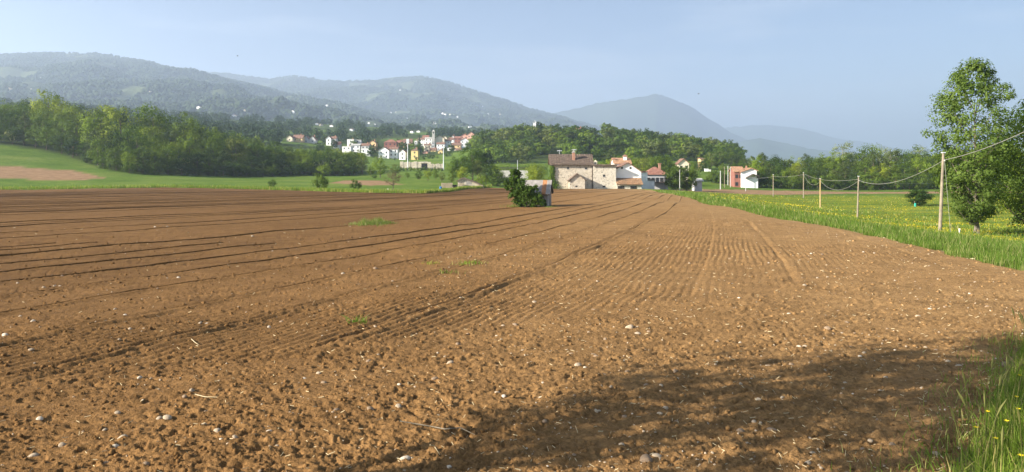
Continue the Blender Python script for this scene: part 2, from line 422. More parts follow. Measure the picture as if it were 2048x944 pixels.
CPS += [(27, 22, -0.9), (34, 38, -1.9), (60, 20, -3.0), (60, -30, -2.0), (25, 0, 0.1), (12, 6, -0.03), (0, -60, 0.5), (-150, 0, 3.0), (-90, -60, 2), (200, -50, -4), (-300, 60, 12), (-500, 300, 25), (-600, -300, 15), (500, -300, -6), (600, 300, -7), (0, -600, 5), (-900, 900, 80), (1200, 900, -8)]
CPS = np.array(CPS)
SC = 100.0
def _tps_k(r2): return 0.5 * r2 * np.log(r2 + 1e-9)
_X = CPS[:, :2] / SC
_K = _tps_k(((_X[:, None] - _X[None])**2).sum(-1)) + np.eye(len(_X)) * 0.002
_A = np.zeros((len(_X) + 3,) * 2); _A[:len(_X), :len(_X)] = _K
_Q = np.c_[np.ones(len(_X)), _X]; _A[:len(_X), len(_X):] = _Q; _A[len(_X):, :len(_X)] = _Q.T
_w = np.linalg.solve(_A, np.r_[CPS[:, 2], 0, 0, 0])
def terrain(x, y):
    x = np.atleast_1d(np.asarray(x, float)); y = np.atleast_1d(np.asarray(y, float)); sh = x.shape
    P = np.c_[x.ravel(), y.ravel()] / SC
    out = np.empty(len(P))
    for i in range(0, len(P), 40000):
        p = P[i:i+40000]
        out[i:i+40000] = _tps_k(((p[:, None] - _X[None])**2).sum(-1)) @ _w[:-3] + np.c_[np.ones(len(p)), p] @ _w[-3:]
    r = np.sqrt(x.ravel()**2 + y.ravel()**2)
    k = sstep(1350, 2600, r)
    out = np.clip(out, -40, 160) * (1 - k) + (-25) * k
    return out.reshape(sh)
def tz(x, y): return float(terrain(x, y)[0])

SOILS = [FIELD,
    [(PX(-60, 262), 262), (PX(150, 256), 256), (PX(220, 236), 236), (PX(120, 224), 224), (PX(-60, 222), 222)],          # left hillside plot
    [(PX(655, 236), 236), (PX(690, 262), 262), (PX(760, 262), 262), (PX(812, 232), 232), (PX(740, 222), 222)],          # plot by the wood
    [(PX(1300, 226), 226), (PX(1310, 248), 248), (PX(1480, 266), 266), (PX(1800, 262), 262), (PX(2100, 262), 262), (PX(2100, 238), 238), (PX(1700, 232), 232), (PX(1480, 214), 214)]]   # strip beyond the meadow
WOODS = [[(PX(-80, 326), 326), (PX(120, 318), 318), (PX(180, 298), 298), (PX(225, 266), 266), (PX(300, 272), 272), (PX(420, 297), 297), (PX(540, 318), 318), (PX(720, 345), 345), (PX(740, 420), 420), (PX(200, 480), 480), (PX(-80, 480), 480)]]

th = np.concatenate([np.radians(np.arange(-180, -52, 4.0)), np.radians(np.arange(-52, 52, 0.22)), np.radians(np.arange(52, 180.1, 4.0))])
rr = np.concatenate([[0.0, 1.0], np.geomspace(2, 2600, 330), np.geomspace(3000, 13500, 9)])
RR, TH = np.meshgrid(rr, th, indexing='ij')
gx = RR * np.sin(TH); gy = RR * np.cos(TH)
gz = terrain(gx, gy)
fsd = poly_sd(gx, gy, FIELD)
gz += 0.12 * fbm(gx / 18, gy / 18, 3, 3) * sstep(0, 6, -fsd) * sstep(20, 60, RR)
gz -= 0.35 * sstep(0.0, 1.6, fsd)
soil = np.zeros_like(gx)
for S in SOILS: soil = np.maximum(soil, sstep(-0.6, 0.8, poly_sd(gx, gy, S) + 0.8 * perlin(gx / 3, gy / 3, 5)))
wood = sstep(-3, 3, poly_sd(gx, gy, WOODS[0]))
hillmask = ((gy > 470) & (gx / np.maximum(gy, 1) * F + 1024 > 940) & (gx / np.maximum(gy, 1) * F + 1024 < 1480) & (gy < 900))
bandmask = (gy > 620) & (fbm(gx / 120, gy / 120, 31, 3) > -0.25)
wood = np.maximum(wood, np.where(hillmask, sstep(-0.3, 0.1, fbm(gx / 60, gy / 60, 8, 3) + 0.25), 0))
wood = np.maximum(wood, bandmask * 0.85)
flower = sstep(14, 26, gx) * (1 - sstep(205, 222, gy)) * sstep(40, 70, gy) * (1 - soil)
n0, n1 = gx.shape
idx = np.arange(n0 * n1).reshape(n0, n1)
Q = np.stack([idx[:-1, :-1], idx[1:, :-1], idx[1:, 1:], idx[:-1, 1:]], -1).reshape(-1, 4)
ground = np_obj('ground', np.stack([gx, gy, gz], -1).reshape(-1, 3), Q, M['ground'], smooth=True,
                attrs={'soil': soil.ravel(), 'wood': wood.ravel(), 'flower': flower.ravel()})
tag(ground, 'green meadow land rolling away around the ploughed field', 'ground', kind='structure')

# ------------------------------------------------------------------ ploughed field
def path_x(y): return 0.22 * y - 10.0 * np.exp(-y / 40.0)
def path_g(y): return 1 + 0.0095 * np.maximum(y - 20, 0)
def path_u(x, y):
    return (x - path_x(y)) * path_g(y)
def head_v(x, y):
    yb = np.where(x < -3.2, 13.3 - 0.80 * (x + 3.2), 13.3 + 0.74 * (x + 3.2))
    yb = np.minimum(yb, 13.3 + 0.74 * np.minimum(x + 3.2, 16) )
    return y - yb            # >0: worked lengthways, <0: headland
TRK = 2.9      # working width of one pass
def track(i):
    i = np.asarray(i, float); h = _hash(i, i * 0 + 3, 77) / 4294967296.0; k = _hash(i, i * 0 + 9, 78) / 4294967296.0
    return 0.5 + TRK * i + (0.5 + 1.3 * (i < -6)) * (h - 0.5), 0.25 + 0.75 * k        # place and strength of the track between two passes
def field_disp(x, y, d):
    u = path_u(x, y); hv = head_v(x, y)
    m = sstep(-0.4, 0.8, hv + 0.35 * perlin(x / 1.1, y / 1.1, 40))
    uw = u + 0.10 * perlin(x / 1.7, y / 1.7, 41) + 0.03 * perlin(x / 0.4, y / 0.4, 42)
    dd_ = np.maximum(0.016, d * d / 3000.0); slope = np.abs(x / np.maximum(d, 1) - (0.22 + 0.25 * np.exp(-y / 40.0))) * dd_
    fade = (1 - sstep(0.22, 0.42, slope / 0.235)) * (1 - sstep(45, 70, d))
    str_ = np.clip(0.65 + 0.8 * perlin(x / 5, y / 9, 43), 0.2, 1.1)
    rows = np.abs(np.sin(np.pi * uw / 0.235)) * 0.055 * str_ * fade
    hvw = hv * 0.80 + 0.12 * perlin(x / 1.5, y / 1.5, 44) + 0.04 * perlin(x / 0.35, y / 0.35, 45)
    rows_h = np.abs(np.sin(np.pi * hvw / 0.26)) * 0.030 * np.clip(0.45 + 0.9 * perlin(x / 4, y / 4, 46), 0.05, 1)
    h = rows * m + rows_h * (1 - m)
    gfade = (1 - sstep(0.5, 1.2, slope / 0.2)) * (1 - sstep(45, 80, d))
    ci = np.round((u - 0.5) / TRK); u0, dep = track(ci)
    du = u - u0 + 0.06 * perlin(x / 0.8, y / 0.8, 47) + 0.03 * perlin(x / 0.25, y / 0.25, 48)
    brk = np.clip(0.8 + 0.5 * perlin(y / 6, ci, 48), 0.25, 1.2)
    dep = np.where(u > 3, dep * 0.3, np.where(u > -16, np.maximum(dep, 0.75), dep))
    h = h + (-0.11 * np.exp(-(du / 0.12)**2) + 0.085 * np.exp(-((du - 0.24) / 0.13)**2)) * dep * brk * m * gfade
    for v0, dep in ((-0.35, 1.0), (-2.1, 0.8), (-3.4, 0.6), (-5.2, 0.5)):
        dv = hv - v0 + 0.12 * perlin(x / 0.9, y / 0.9, 49)
        brk = np.clip(0.4 + 1.0 * perlin(x / 2.5, y / 2.5, 50), 0, 1.1)
        h = h + (-0.05 * np.exp(-(dv / 0.13)**2) + 0.055 * np.exp(-((dv + 0.24) / 0.14)**2)) * dep * brk * (hv < 0.6)
    # clods, pits and lumps
    rough = np.clip(0.72 + 0.75 * fbm(x / 2.2, y / 1.5, 51, 3) + 0.55 * sstep(2, -8, hv) - 0.35 * sstep(0, 12, x), 0.22, 1.25)
    wx = x + 0.05 * perlin(x / 0.3, y / 0.3, 57); wy = y + 0.05 * perlin(x / 0.3 + 7, y / 0.3, 58)
    c3 = perlin(wx / 0.38, wy / 0.26, 54); c1 = perlin(wx / 0.15, wy / 0.10, 52); c2 = perlin(wx / 0.078, wy / 0.052, 53); c4 = perlin(wx / 0.042, wy / 0.034, 56)
    cl = 0.010 * c3 + 0.016 * c1 + 0.021 * np.abs(c2) + 0.008 * c2 + 0.019 * c4 - 0.045 * sstep(0.30, 0.62, -c1 - 0.3 * c3) + 0.022 * sstep(0.45, 0.75, c1 + 0.4 * c3)
    h = h + 0.74 * cl * rough * (1 - 0.35 * m) * (1 - 0.8 * sstep(35, 80, d))
    h = h + 0.05 * fbm(x / 4.5, y / 4.5, 55, 2) * (1 - 0.7 * sstep(40, 100, d))
    return h
ds = [3.6]
while ds[-1] < 232: ds.append(ds[-1] + max(0.016, min(2.5, ds[-1]**2 / 3000.0)))
ds = np.array(ds)
tt = np.tan(np.radians(np.arange(-43, 43, 0.096)))
DD, TT = np.meshgrid(ds, tt, indexing='ij')
fx = DD * TT; fy = DD.copy()
jit = np.minimum(DD * 0.0006, 0.05)
fx = fx + rng.uniform(-1, 1, fx.shape) * jit
sdq = poly_sd(fx, fy, FIELD)
# base surface from a coarse evaluation of the terrain
zb = terrain(fx[::4, ::8], fy[::4, ::8])
def upsample(z, r0, r1, shape):
    i = np.arange(shape[0]) / r0; j = np.arange(shape[1]) / r1
    i0 = np.minimum(i.astype(int), z.shape[0] - 2); j0 = np.minimum(j.astype(int), z.shape[1] - 2)
    a = (i - i0)[:, None]; b = (j - j0)[None]
    return z[i0][:, j0]*(1-a)*(1-b) + z[i0+1][:, j0]*a*(1-b) + z[i0][:, j0+1]*(1-a)*b + z[i0+1][:, j0+1]*a*b
fz = upsample(zb, 4, 8, fx.shape)
fz = fz + field_disp(fx, fy, DD) + 0.02
fz -= 0.10 * sstep(0.5, -0.2, sdq)
n0, n1 = fx.shape
idx = np.arange(n0 * n1).reshape(n0, n1)
Q = np.stack([idx[:-1, :-1], idx[:-1, 1:], idx[1:, 1:], idx[1:, :-1]], -1).reshape(-1, 4)
keep = (sdq.ravel()[Q] > -0.25).all(1)
Q = Q[keep]
used = np.zeros(n0 * n1, bool); used[Q.ravel()] = True
remap = np.cumsum(used) - 1
VV = np.stack([fx, fy, fz], -1).reshape(-1, 3)[used]
field = np_obj('ploughed_field', VV, remap[Q], M['soil'], smooth=True)
tag(field, 'brown ploughed and harrowed field with drill rows and wheel tracks', 'field', kind='structure')
def fieldz(x, y):
    x = np.atleast_1d(np.asarray(x, float)); y = np.atleast_1d(np.asarray(y, float))
    return terrain(x, y) + field_disp(x, y, y) + 0.02

# crumbly ridges thrown up beside the tracks, seen as far as the field's end
V = []; Qs = []; nv = 0
yl = [16.0]
while yl[-1] < 218: yl.append(yl[-1] + min(2.2, 0.25 + yl[-1] / 110.0))
yl = np.array(yl)
for gi in range(-215, 1):
    u0, dep = [float(q) for q in track(gi)]; ph = gi * 3.7
    if -6 < gi < 1: dep = max(dep, 0.8)
    y = yl
    x = u0 / path_g(y) + path_x(y) + 0.10 + 0.06 * perlin(y / 4, y * 0 + ph, 60) + 0.25 * sstep(30, 60, y) * perlin(y / 40, y * 0 + ph, 61)
    ok = (poly_sd(x, y, FIELD) > 1.0) & (head_v(x, y) > 0.5) & (np.abs(x) < y * 0.95)
    if dep < 0.68: ok &= y < 36
    if ok.sum() < 12: continue
    x = x[ok]; y = y[ok]
    z = terrain(x, y) + 0.03 + 0.05 * fbm(x / 4.5, y / 4.5, 55, 2) * (1 - 0.7 * sstep(40, 100, y))
    hgt = (0.01 + 0.058 * dep) * np.clip(0.72 + 0.75 * perlin(y / 13, y * 0 + ph, 62) + 0.35 * perlin(y / 0.6, y * 0 + ph, 63), 0.0, 1.4) * (0.8 - 0.25 * sstep(30, 90, y)) * (1.0 if gi < 1 else 0.3)
    w = 0.07 + 0.11 * sstep(25, 120, y)
    for k, (ox, oz) in enumerate(((-1.0, -0.12), (-0.25, 1), (0.3, 0.9), (1.0, -0.12))):
        V.append(np.c_[x + ox * w, y, z + np.where(oz > 0, oz * hgt, oz)])
    n = len(x); b = nv + np.arange(n - 1)
    brk = np.abs(np.diff(y)) < 4.5
    for k in range(3):
        q = np.stack([b + k*n, b + (k+1)*n, b + (k+1)*n + 1, b + k*n + 1], -1)[brk]
        Qs.append(q)
    nv += 4 * n
ridges = np_obj('furrow_ridges', np.concatenate(V), np.concatenate(Qs), M['soil'], field, smooth=False)
ridges['kind'] = 'stuff'

# ------------------------------------------------------------------ mountains
class Hill:
    def __init__(s, sil, D0, D1, zb, amp, seed, prof=1.0, back=0.6):
        s.sx = [a for a, b in sil]; s.sy = [b for a, b in sil]; s.D0, s.D1, s.zb, s.amp, s.seed, s.prof, s.back = D0, D1, zb, amp, seed, prof, back
    def z(s, x, y):
        px = 1024 + F * x / np.maximum(y, 1)
        D1 = s.D1 * (1 + 0.06 * perlin(px / 230, px * 0 + s.seed, s.seed))
        zr = PZ(np.interp(px, s.sx, s.sy), D1)
        t = (y - s.D0) / (D1 - s.D0)
        tc_ = np.clip(t, 0, 1)
        f = tc_**(s.prof + 0.16)
        fr = s.zb + (zr - s.zb) * f
        bk = zr - (y - D1) * s.back
        z = np.where(t < 1, fr, bk)
        n = fbm(x / (s.amp * 7), y / (s.amp * 9), s.seed, 4)
        z = z + s.amp * n * np.clip(tc_ * (1.0 - tc_) * 4, 0, 1)
        z = z + s.amp * 0.06 * fbm(x / 90, y / 90, s.seed + 9, 3)
        return np.where(y < s.D0, -200.0, z)
    def meadow(s, x, y, bias):
        px = 1024 + F * x / np.maximum(y, 1); t = (y - s.D0) / (s.D1 - s.D0)
        return sstep(0.12, 0.3, fbm(x / 230, y / 420, s.seed + 20, 3) + bias + 0.30 * sstep(420, 760, px) * sstep(0.75, 0.2, t))
LEFT = Hill([(-900,190),(-500,140),(-200,118),(0,110),(100,106),(190,107),(230,113),(290,122),(340,135),(390,144),(440,156),(520,173),(600,191),(650,209),(672,210),(700,212),(760,226),(830,240),(900,254),(1000,272),(1100,300),(1250,345)], 1500, 4400, 60, 50, 11, 0.92)
MID = Hill([(250,190),(380,148),(440,150),(490,152),(540,159),(590,151),(640,159),(690,163),(740,159),(800,152),(850,152),(890,161),(940,178),(1000,197),(1060,216),(1120,233),(1190,252),(1250,268),(1330,300),(1450,345)], 2900, 6600, 50, 70, 23, 0.95)
FAR1 = Hill([(150,175),(380,139),(450,143),(510,153),(560,166),(640,180),(760,230),(900,330)], 6000, 6700, 60, 60, 31, 1.0)
RIGHT = Hill([(1000,262),(1060,240),(1100,228),(1150,217),(1200,204),(1250,197),(1290,191),(1312,186),(1340,195),(1380,211),(1420,238),(1460,263),(1520,292),(1600,318),(1700,340)], 7600, 9300, 10, 80, 37, 1.05)
FAR2 = Hill([(1300,300),(1420,256),(1470,252),(1540,248),(1600,256),(1680,275),(1800,296),(2000,306),(2300,312),(2700,330)], 11000, 12500, 0, 60, 41, 1.0)
LOWR = Hill([(1400,345),(1450,303),(1490,280),(1520,274),(1560,283),(1620,297),(1700,306),(1850,314),(2100,322),(2400,335)], 6400, 7400, -10, 35, 43, 1.0)
def build_hill(H, name, label, mat, pa, pb, step, nt, bias, canopy=0):
    px = np.arange(pa, pb, step); t = np.concatenate([np.linspace(0, 1.0, nt), [1.015, 1.03, 1.06, 1.15, 1.4]])
    T, PXX = np.meshgrid(t, px, indexing='ij')
    Y = H.D0 + T * (H.D1 - H.D0); X = (PXX - 1024) / F * Y
    Z = H.z(X, Y); Z = np.maximum(Z, -45)
    md = H.meadow(X, Y, bias)
    n0, n1 = X.shape; idx = np.arange(n0*n1).reshape(n0, n1)
    Q = np.stack([idx[:-1,:-1], idx[:-1,1:], idx[1:,1:], idx[1:,:-1]], -1).reshape(-1, 4)
    o = np_obj(name, np.stack([X, Y, Z], -1).reshape(-1, 3), Q, mat, smooth=True, attrs={'meadow': md.ravel()})
    tag(o, label, 'hill', kind='structure')
    if canopy:
        pxr = rng.uniform(pa, min(pb, 1500), canopy * 3); tr = rng.uniform(0.0, 1.03, canopy * 3)**0.8
        y = H.D0 + tr * (H.D1 - H.D0); x = (pxr - 1024) / F * y
        mm = H.meadow(x, y, bias)
        ok = (rng.uniform(0, 1, len(x)) > mm * 1.02) & (pxr > -60)
        x = x[ok][:canopy]; y = y[ok][:canopy]; z = H.z(x, y)
        return o, (x, y, z)
    return o, None

def canopy_obj(name, label, pts, smin, smax, mat):
    """bumpy tree crowns, grown on points with geometry nodes"""
    x, y, z = pts; n = len(x)
    me = bpy.data.meshes.new(name); me.vertices.add(n)
    me.vertices.foreach_set('co', np.stack([x, y, z + 2.0], -1).astype(np.float32).ravel())
    sc = rng.uniform(smin, smax, n); at = me.attributes.new('sc', 'FLOAT_VECTOR', 'POINT')
    at.data.foreach_set('vector', np.stack([sc * rng.uniform(0.8, 1.3, n), sc * rng.uniform(0.8, 1.3, n), sc * rng.uniform(0.8, 1.35, n)], -1).astype(np.float32).ravel())
    o = link(bpy.data.objects.new(name, me)); me.materials.append(mat)
    ng = bpy.data.node_groups.new(name, 'GeometryNodeTree')
    ng.interface.new_socket('Geometry', in_out='INPUT', socket_type='NodeSocketGeometry')
    ng.interface.new_socket('Geometry', in_out='OUTPUT', socket_type='NodeSocketGeometry')
    a = ng.nodes.new('NodeGroupInput'); b = ng.nodes.new('NodeGroupOutput')
    m2p = ng.nodes.new('GeometryNodeMeshToPoints'); ico = ng.nodes.new('GeometryNodeMeshIcoSphere'); ico.inputs['Subdivisions'].default_value = 2; ico.inputs['Radius'].default_value = 1
    sp = ng.nodes.new('GeometryNodeSetPosition'); nz_ = ng.nodes.new('ShaderNodeTexNoise'); nz_.inputs['Scale'].default_value = 2.2
    sub = ng.nodes.new('ShaderNodeVectorMath'); sub.operation = 'SUBTRACT'; sub.inputs[1].default_value = (0.5, 0.5, 0.5)
    ms_ = ng.nodes.new('ShaderNodeVectorMath'); ms_.operation = 'SCALE'; ms_.inputs['Scale'].default_value = 1.3
    iop = ng.nodes.new('GeometryNodeInstanceOnPoints'); na = ng.nodes.new('GeometryNodeInputNamedAttribute'); na.data_type = 'FLOAT_VECTOR'; na.inputs[0].default_value = 'sc'
    rv = ng.nodes.new('FunctionNodeRandomValue'); rv.data_type = 'FLOAT_VECTOR'; rv.inputs[1].default_value = (0.4, 0.4, 6.28)
    sm = ng.nodes.new('GeometryNodeSetMaterial'); sm.inputs['Material'].default_value = mat
    L = ng.links.new
    L(a.outputs[0], m2p.inputs['Mesh']); L(m2p.outputs[0], iop.inputs['Points'])
    L(ico.outputs['Mesh'], sp.inputs['Geometry']); L(nz_.outputs['Color'], sub.inputs[0]); L(sub.outputs[0], ms_.inputs[0]); L(ms_.outputs[0], sp.inputs['Offset'])
    L(sp.outputs[0], sm.inputs['Geometry']); L(sm.outputs[0], iop.inputs['Instance'])
    L(na.outputs[0], iop.inputs['Scale']); L(rv.outputs[0], iop.inputs['Rotation']); L(iop.outputs[0], b.inputs[0])
    md = o.modifiers.new('crowns', 'NODES'); md.node_group = ng
    tag(o, label, 'forest', kind='stuff')
    return o
def mat_canopy():
    m, nt, b = new_mat('distant_crowns')
    c = ramp(nt, objrand(nt), [(0.0, (0.034, 0.050, 0.026)), (0.6, (0.044, 0.064, 0.030)), (1.0, (0.062, 0.082, 0.036))])
    nt.links.new(c, b.inputs['Base Color']); b.inputs['Roughness'].default_value = 1; b.inputs['Specular IOR Level'].default_value = 0
    return m
M['canopy'] = mat_canopy()
oL, pL = build_hill(LEFT, 'wooded_mountain', 'long wooded mountain with meadow clearings rising above the left wood', M['hill_l'], -900, 1260, 5, 90, -0.22, 34000)
oM, pM = build_hill(MID, 'wooded_mountain', 'blue hazy rounded mountain rising behind the village', M['hill_l'], 250, 1460, 5, 80, -0.12, 20000)
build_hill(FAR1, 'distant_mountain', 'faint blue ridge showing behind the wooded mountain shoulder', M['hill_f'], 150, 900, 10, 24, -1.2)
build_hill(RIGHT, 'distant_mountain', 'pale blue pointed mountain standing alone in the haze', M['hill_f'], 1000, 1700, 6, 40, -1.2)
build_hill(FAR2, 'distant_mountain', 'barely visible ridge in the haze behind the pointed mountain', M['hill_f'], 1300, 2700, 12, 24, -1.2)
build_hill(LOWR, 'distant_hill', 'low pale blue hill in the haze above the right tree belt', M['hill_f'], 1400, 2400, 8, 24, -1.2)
canopy_obj('mountain_forest', 'dense forest covering the long left mountain', pL, 4, 8, M['canopy'])
canopy_obj('mountain_forest', 'hazy forest covering the rounded mountain behind the village', pM, 5, 10, M['canopy'])

# ------------------------------------------------------------------ foliage
def leaf_quads(cen, nrm, size, r, asp=0.7):
    """one folded quad per leaf; returns V,F"""
    n = len(cen)
    a = r.normal(size=(n, 3)); nrm = nrm / (np.linalg.norm(nrm, axis=1, keepdims=True) + 1e-9)
    t = np.cross(nrm, a); t /= (np.linalg.norm(t, axis=1, keepdims=True) + 1e-9)
    b = np.cross(nrm, t)
    s = size[:, None]
    V = np.stack([cen - t*s*0.5, cen - b*s*asp*0.5 - nrm*s*0.1, cen + t*s*0.5, cen + b*s*asp*0.5 - nrm*s*0.1], 1).reshape(-1, 3)
    return V, np.arange(4*n).reshape(n, 4)

def crown_arrays(r, h, w, base, n_cl, per, leaf, shape='round', flat=0.75, spread=1.0):
    """clumps of leaves through a crown; returns leaf V,F,tint and clump centres"""
    cs = []; tries = 0
    cz = (h + base) / 2; hz = (h - base) / 2
    while len(cs) < n_cl and tries < n_cl * 60:
        tries += 1
        p = r.uniform(-1, 1, 3); q = np.linalg.norm(p)
        if q > 1 or q < 0.35 and r.random() < 0.75: continue
        zz = p[2]
        if shape == 'tall':
            a_ = r.uniform(0, 2*np.pi); q_ = r.uniform(0.25, 1)**0.6; zz = r.uniform(-1, 1); k = (1 - abs(zz)**2.5)**0.55 * (0.84 + 0.12 * np.sin(zz * 7 + 2 * a_) + 0.10 * np.sin(3 * a_ + 5 * zz)) * r.uniform(0.8, 1.16)
            cs.append([np.cos(a_) * q_ * k * w/2, np.sin(a_) * q_ * k * w/2, cz + zz * hz]); continue
        if shape == 'poplar': k = 0.95 * (1 - 0.45 * max(zz, 0)**1.5) * (0.8 + 0.2 * min(1, (zz + 1) * 2))
        elif shape == 'cone': k = 0.9 * (1 - (zz + 1) / 2)**0.8 + 0.08
        elif shape == 'bush': k = 1.0
        elif shape == 'column': k = 0.8
        else: k = 1.0 - 0.15 * max(-zz, 0)
        cs.append([p[0] * k * w/2, p[1] * k * w/2, cz + zz * hz])
    cs = np.array(cs)
    # each clump has its own bulge so the outline is uneven
    rad = w * 0.5 * r.uniform(0.22, 0.44, len(cs)) * spread
    k = np.repeat(np.arange(len(cs)), per)
    dirs = r.normal(size=(len(k), 3)); dirs /= np.linalg.norm(dirs, axis=1, keepdims=True)
    rr_ = rad[k] * r.uniform(0.35, 1.0, len(k))**0.6
    cen = cs[k] + dirs * rr_[:, None] * np.array([1, 1, flat])
    cen[:, 2] = np.maximum(cen[:, 2], base * 0.4 if shape != 'bush' else 0.05)
    outw = cen - np.array([0, 0, cz]); outw /= (np.linalg.norm(outw, axis=1, keepdims=True) + 1e-9)
    nrm = dirs * 1.2 + outw * 0.9 + r.normal(size=dirs.shape) * 0.3 + np.array([0, 0, 0.2])
    size = leaf * r.uniform(0.6, 1.35, len(k))
    V, Fq = leaf_quads(cen, nrm, size, r)
    ct = r.uniform(0.1, 0.9, len(cs))
    tint = np.clip(ct[k] * 0.6 + r.uniform(0, 0.4, len(k)), 0, 1)
    return V, Fq, np.repeat(tint, 4), cs

def trunk_mesh(name, r, h, base, cs, rad, mat, n_limb=10, lean=0.0, k=6):
    mb = MB()
    top = h * 0.78; pts = []; rs = []
    for i in range(6):
        t = i / 5; pts.append((lean * t * h + 0.02 * h * math.sin(3 * t + 1), 0.015 * h * math.sin(4 * t), -0.3 + t * (top + 0.3))); rs.append(rad * (1.25 if i == 0 else 1) * (1 - 0.82 * t))
    mb.tube(pts, rs, k)
    if len(cs):
        for i in r.choice(len(cs), min(n_limb, len(cs)), replace=False):
            c = cs[i]; z0 = max(base * 0.7, min(c[2] - 0.25 * h * r.uniform(0.4, 1), top * 0.9)); t = (z0 + 0.3) / (top + 0.3)
            p0 = np.array([lean * t * h, 0, z0]); md_ = p0 * 0.5 + c * 0.5 + np.array([0, 0, -0.02 * h])
            rb = rad * (1 - 0.8 * t) * 0.55
            mb.tube([p0, md_, c], [rb, rb * 0.6, rb * 0.2], 4)
    return mb.mesh(name, mat)

PROTO = {}
def make_proto(key, h, w, base, n_cl, per, leaf, mat, shape='round', seed=1, rad=None, bark='bark', blossom=0, spread=1.0, flat=0.75, n_limb=10):
    r = np.random.default_rng(seed)
    V, Fq, t, cs = crown_arrays(r, h, w, base, n_cl, per, leaf, shape, flat, spread)
    crown = np_mesh('crown', V, Fq, [M[mat]], attrs={'tint': t})
    trunk = trunk_mesh('trunk', r, h, base, cs, rad or h * 0.018, M[bark], n_limb)
    bl = None
    if blossom:
        k = r.integers(0, len(cs), 6)
        kk = r.choice(k, blossom); dirs = r.normal(size=(blossom, 3)); dirs /= np.linalg.norm(dirs, axis=1, keepdims=True)
        dirs[:, 1] = -np.abs(dirs[:, 1])
        Vb, Fb = leaf_quads(cs[kk] + dirs * w * 0.17, dirs + r.normal(size=dirs.shape) * 0.4, leaf * r.uniform(0.5, 1, blossom), r)
        bl = np_mesh('blossom', Vb, Fb, [M['blossom']], attrs={'tint': np.repeat(r.uniform(0, 1, blossom), 4)})
    PROTO[key] = (h, w, crown, trunk, bl)

def place_tree(key, name, x, y, H, label, group=None, cat='tree', wscale=1.0, rz=None, zoff=-0.1, withtrunk=True):
    h, w, crown, trunk, bl = PROTO[key]
    s = H / h
    o = empty(name, (x, y, tz(x, y) + zoff), random.uniform(0, 6.28) if rz is None else rz)
    o.scale = (s * wscale, s * wscale, s)
    link(bpy.data.objects.new('crown', crown), o)
    if withtrunk: link(bpy.data.objects.new('trunk', trunk), o)
    if bl: link(bpy.data.objects.new('blossom', bl), o)
    tag(o, label, cat, group)
    return o

# wood trees: leaf faces stand for leafy sprays
for i in range(3):
    make_proto(f'mid{i}', 15, 11, 2.6, 48, 60, 0.50, 'leaf_mid', 'round', 100 + i)
    make_proto(f'yel{i}', 15, 10, 2.4, 44, 60, 0.48, 'leaf_yel', 'round', 110 + i)
    make_proto(f'dark{i}', 14, 11, 1.6, 48, 60, 0.50, 'leaf_dark', 'round', 120 + i)
make_proto('olive0', 15, 9.5, 2.5, 60, 40, 0.46, 'leaf_olive', 'round', 130)
make_proto('olive1', 17, 8.5, 3, 60, 40, 0.46, 'leaf_olive', 'poplar', 131)
make_proto('pale0', 18, 7.5, 4, 46, 36, 0.42, 'leaf_pale', 'poplar', 132, bark='bark_pale')
make_proto('blos0', 12, 10, 1.5, 64, 44, 0.48, 'leaf_dark', 'round', 133, blossom=420)
make_proto('bush0', 6, 8, 0.0, 44, 44, 0.42, 'leaf_dark', 'bush', 134)
make_proto('bush1', 6, 7.5, 0.0, 44, 44, 0.40, 'leaf_mid', 'bush', 135)
make_proto('brown0', 6, 5.5, 1.6, 36, 26, 0.22, 'leaf_brown', 'round', 136, rad=0.14, n_limb=22)
make_proto('conifer0', 16, 5.5, 1.0, 60, 40, 0.45, 'leaf_dark', 'cone', 137)
make_proto('willow0', 8, 7.5, 0.6, 46, 70, 0.34, 'leaf_yel', 'round', 138, flat=1.7)
make_proto('round0', 8, 8.4, 0.6, 80, 60, 0.40, 'leaf_dark', 'round', 139, spread=0.9)
for i, (mt, sd_) in enumerate((('leaf_mid', 150), ('leaf_dark', 151), ('leaf_mid', 152), ('leaf_olive', 153), ('leaf_mid', 154), ('leaf_dark', 155))):
    make_proto(f'hill{i}', 13, 11, 0.8, 34, 26, 1.05, mt, 'round', sd_, n_limb=4)

def pick(keys): return random.choice(keys)

# --- the wood on the left
def top_line(pts): return lambda px: float(np.interp(px, [p[0] for p in pts], [p[1] for p in pts]))
wt = top_line([(-80,190),(0,194),(40,208),(70,186),(90,174),(120,182),(150,197),(185,197),(220,209),(260,200),(290,191),(335,196),(370,214),(400,232),(450,250),(500,262),(560,284),(620,292),(680,290),(720,298),(745,322)])
wf = [(-80,327),(0,330),(60,325),(120,317),(175,300),(215,272),(250,266),(300,270),(360,282),(420,296),(480,306),(540,318),(600,330),(660,338),(712,344)]
WOODLAB = {'mid': 'full mid green broadleaf tree packed into the wood edging the left meadow', 'yel': 'yellow green spring tree packed into the wood edging the left meadow', 'dark': 'dark green broadleaf tree packed into the wood edging the left meadow', 'olive': 'greyish olive tree packed into the wood edging the left meadow', 'blos': 'dark tree with cream blossom in the wood edging the left meadow', 'bush': 'dense dark shrub along the shaded foot of the left wood', 'conifer': 'dark pointed conifer standing in the left wood'}
WOODKIND = {'mid': 'mid green tree', 'yel': 'yellow green tree', 'dark': 'dark green tree', 'olive': 'greyish olive tree', 'blos': 'cream blossomed tree'}
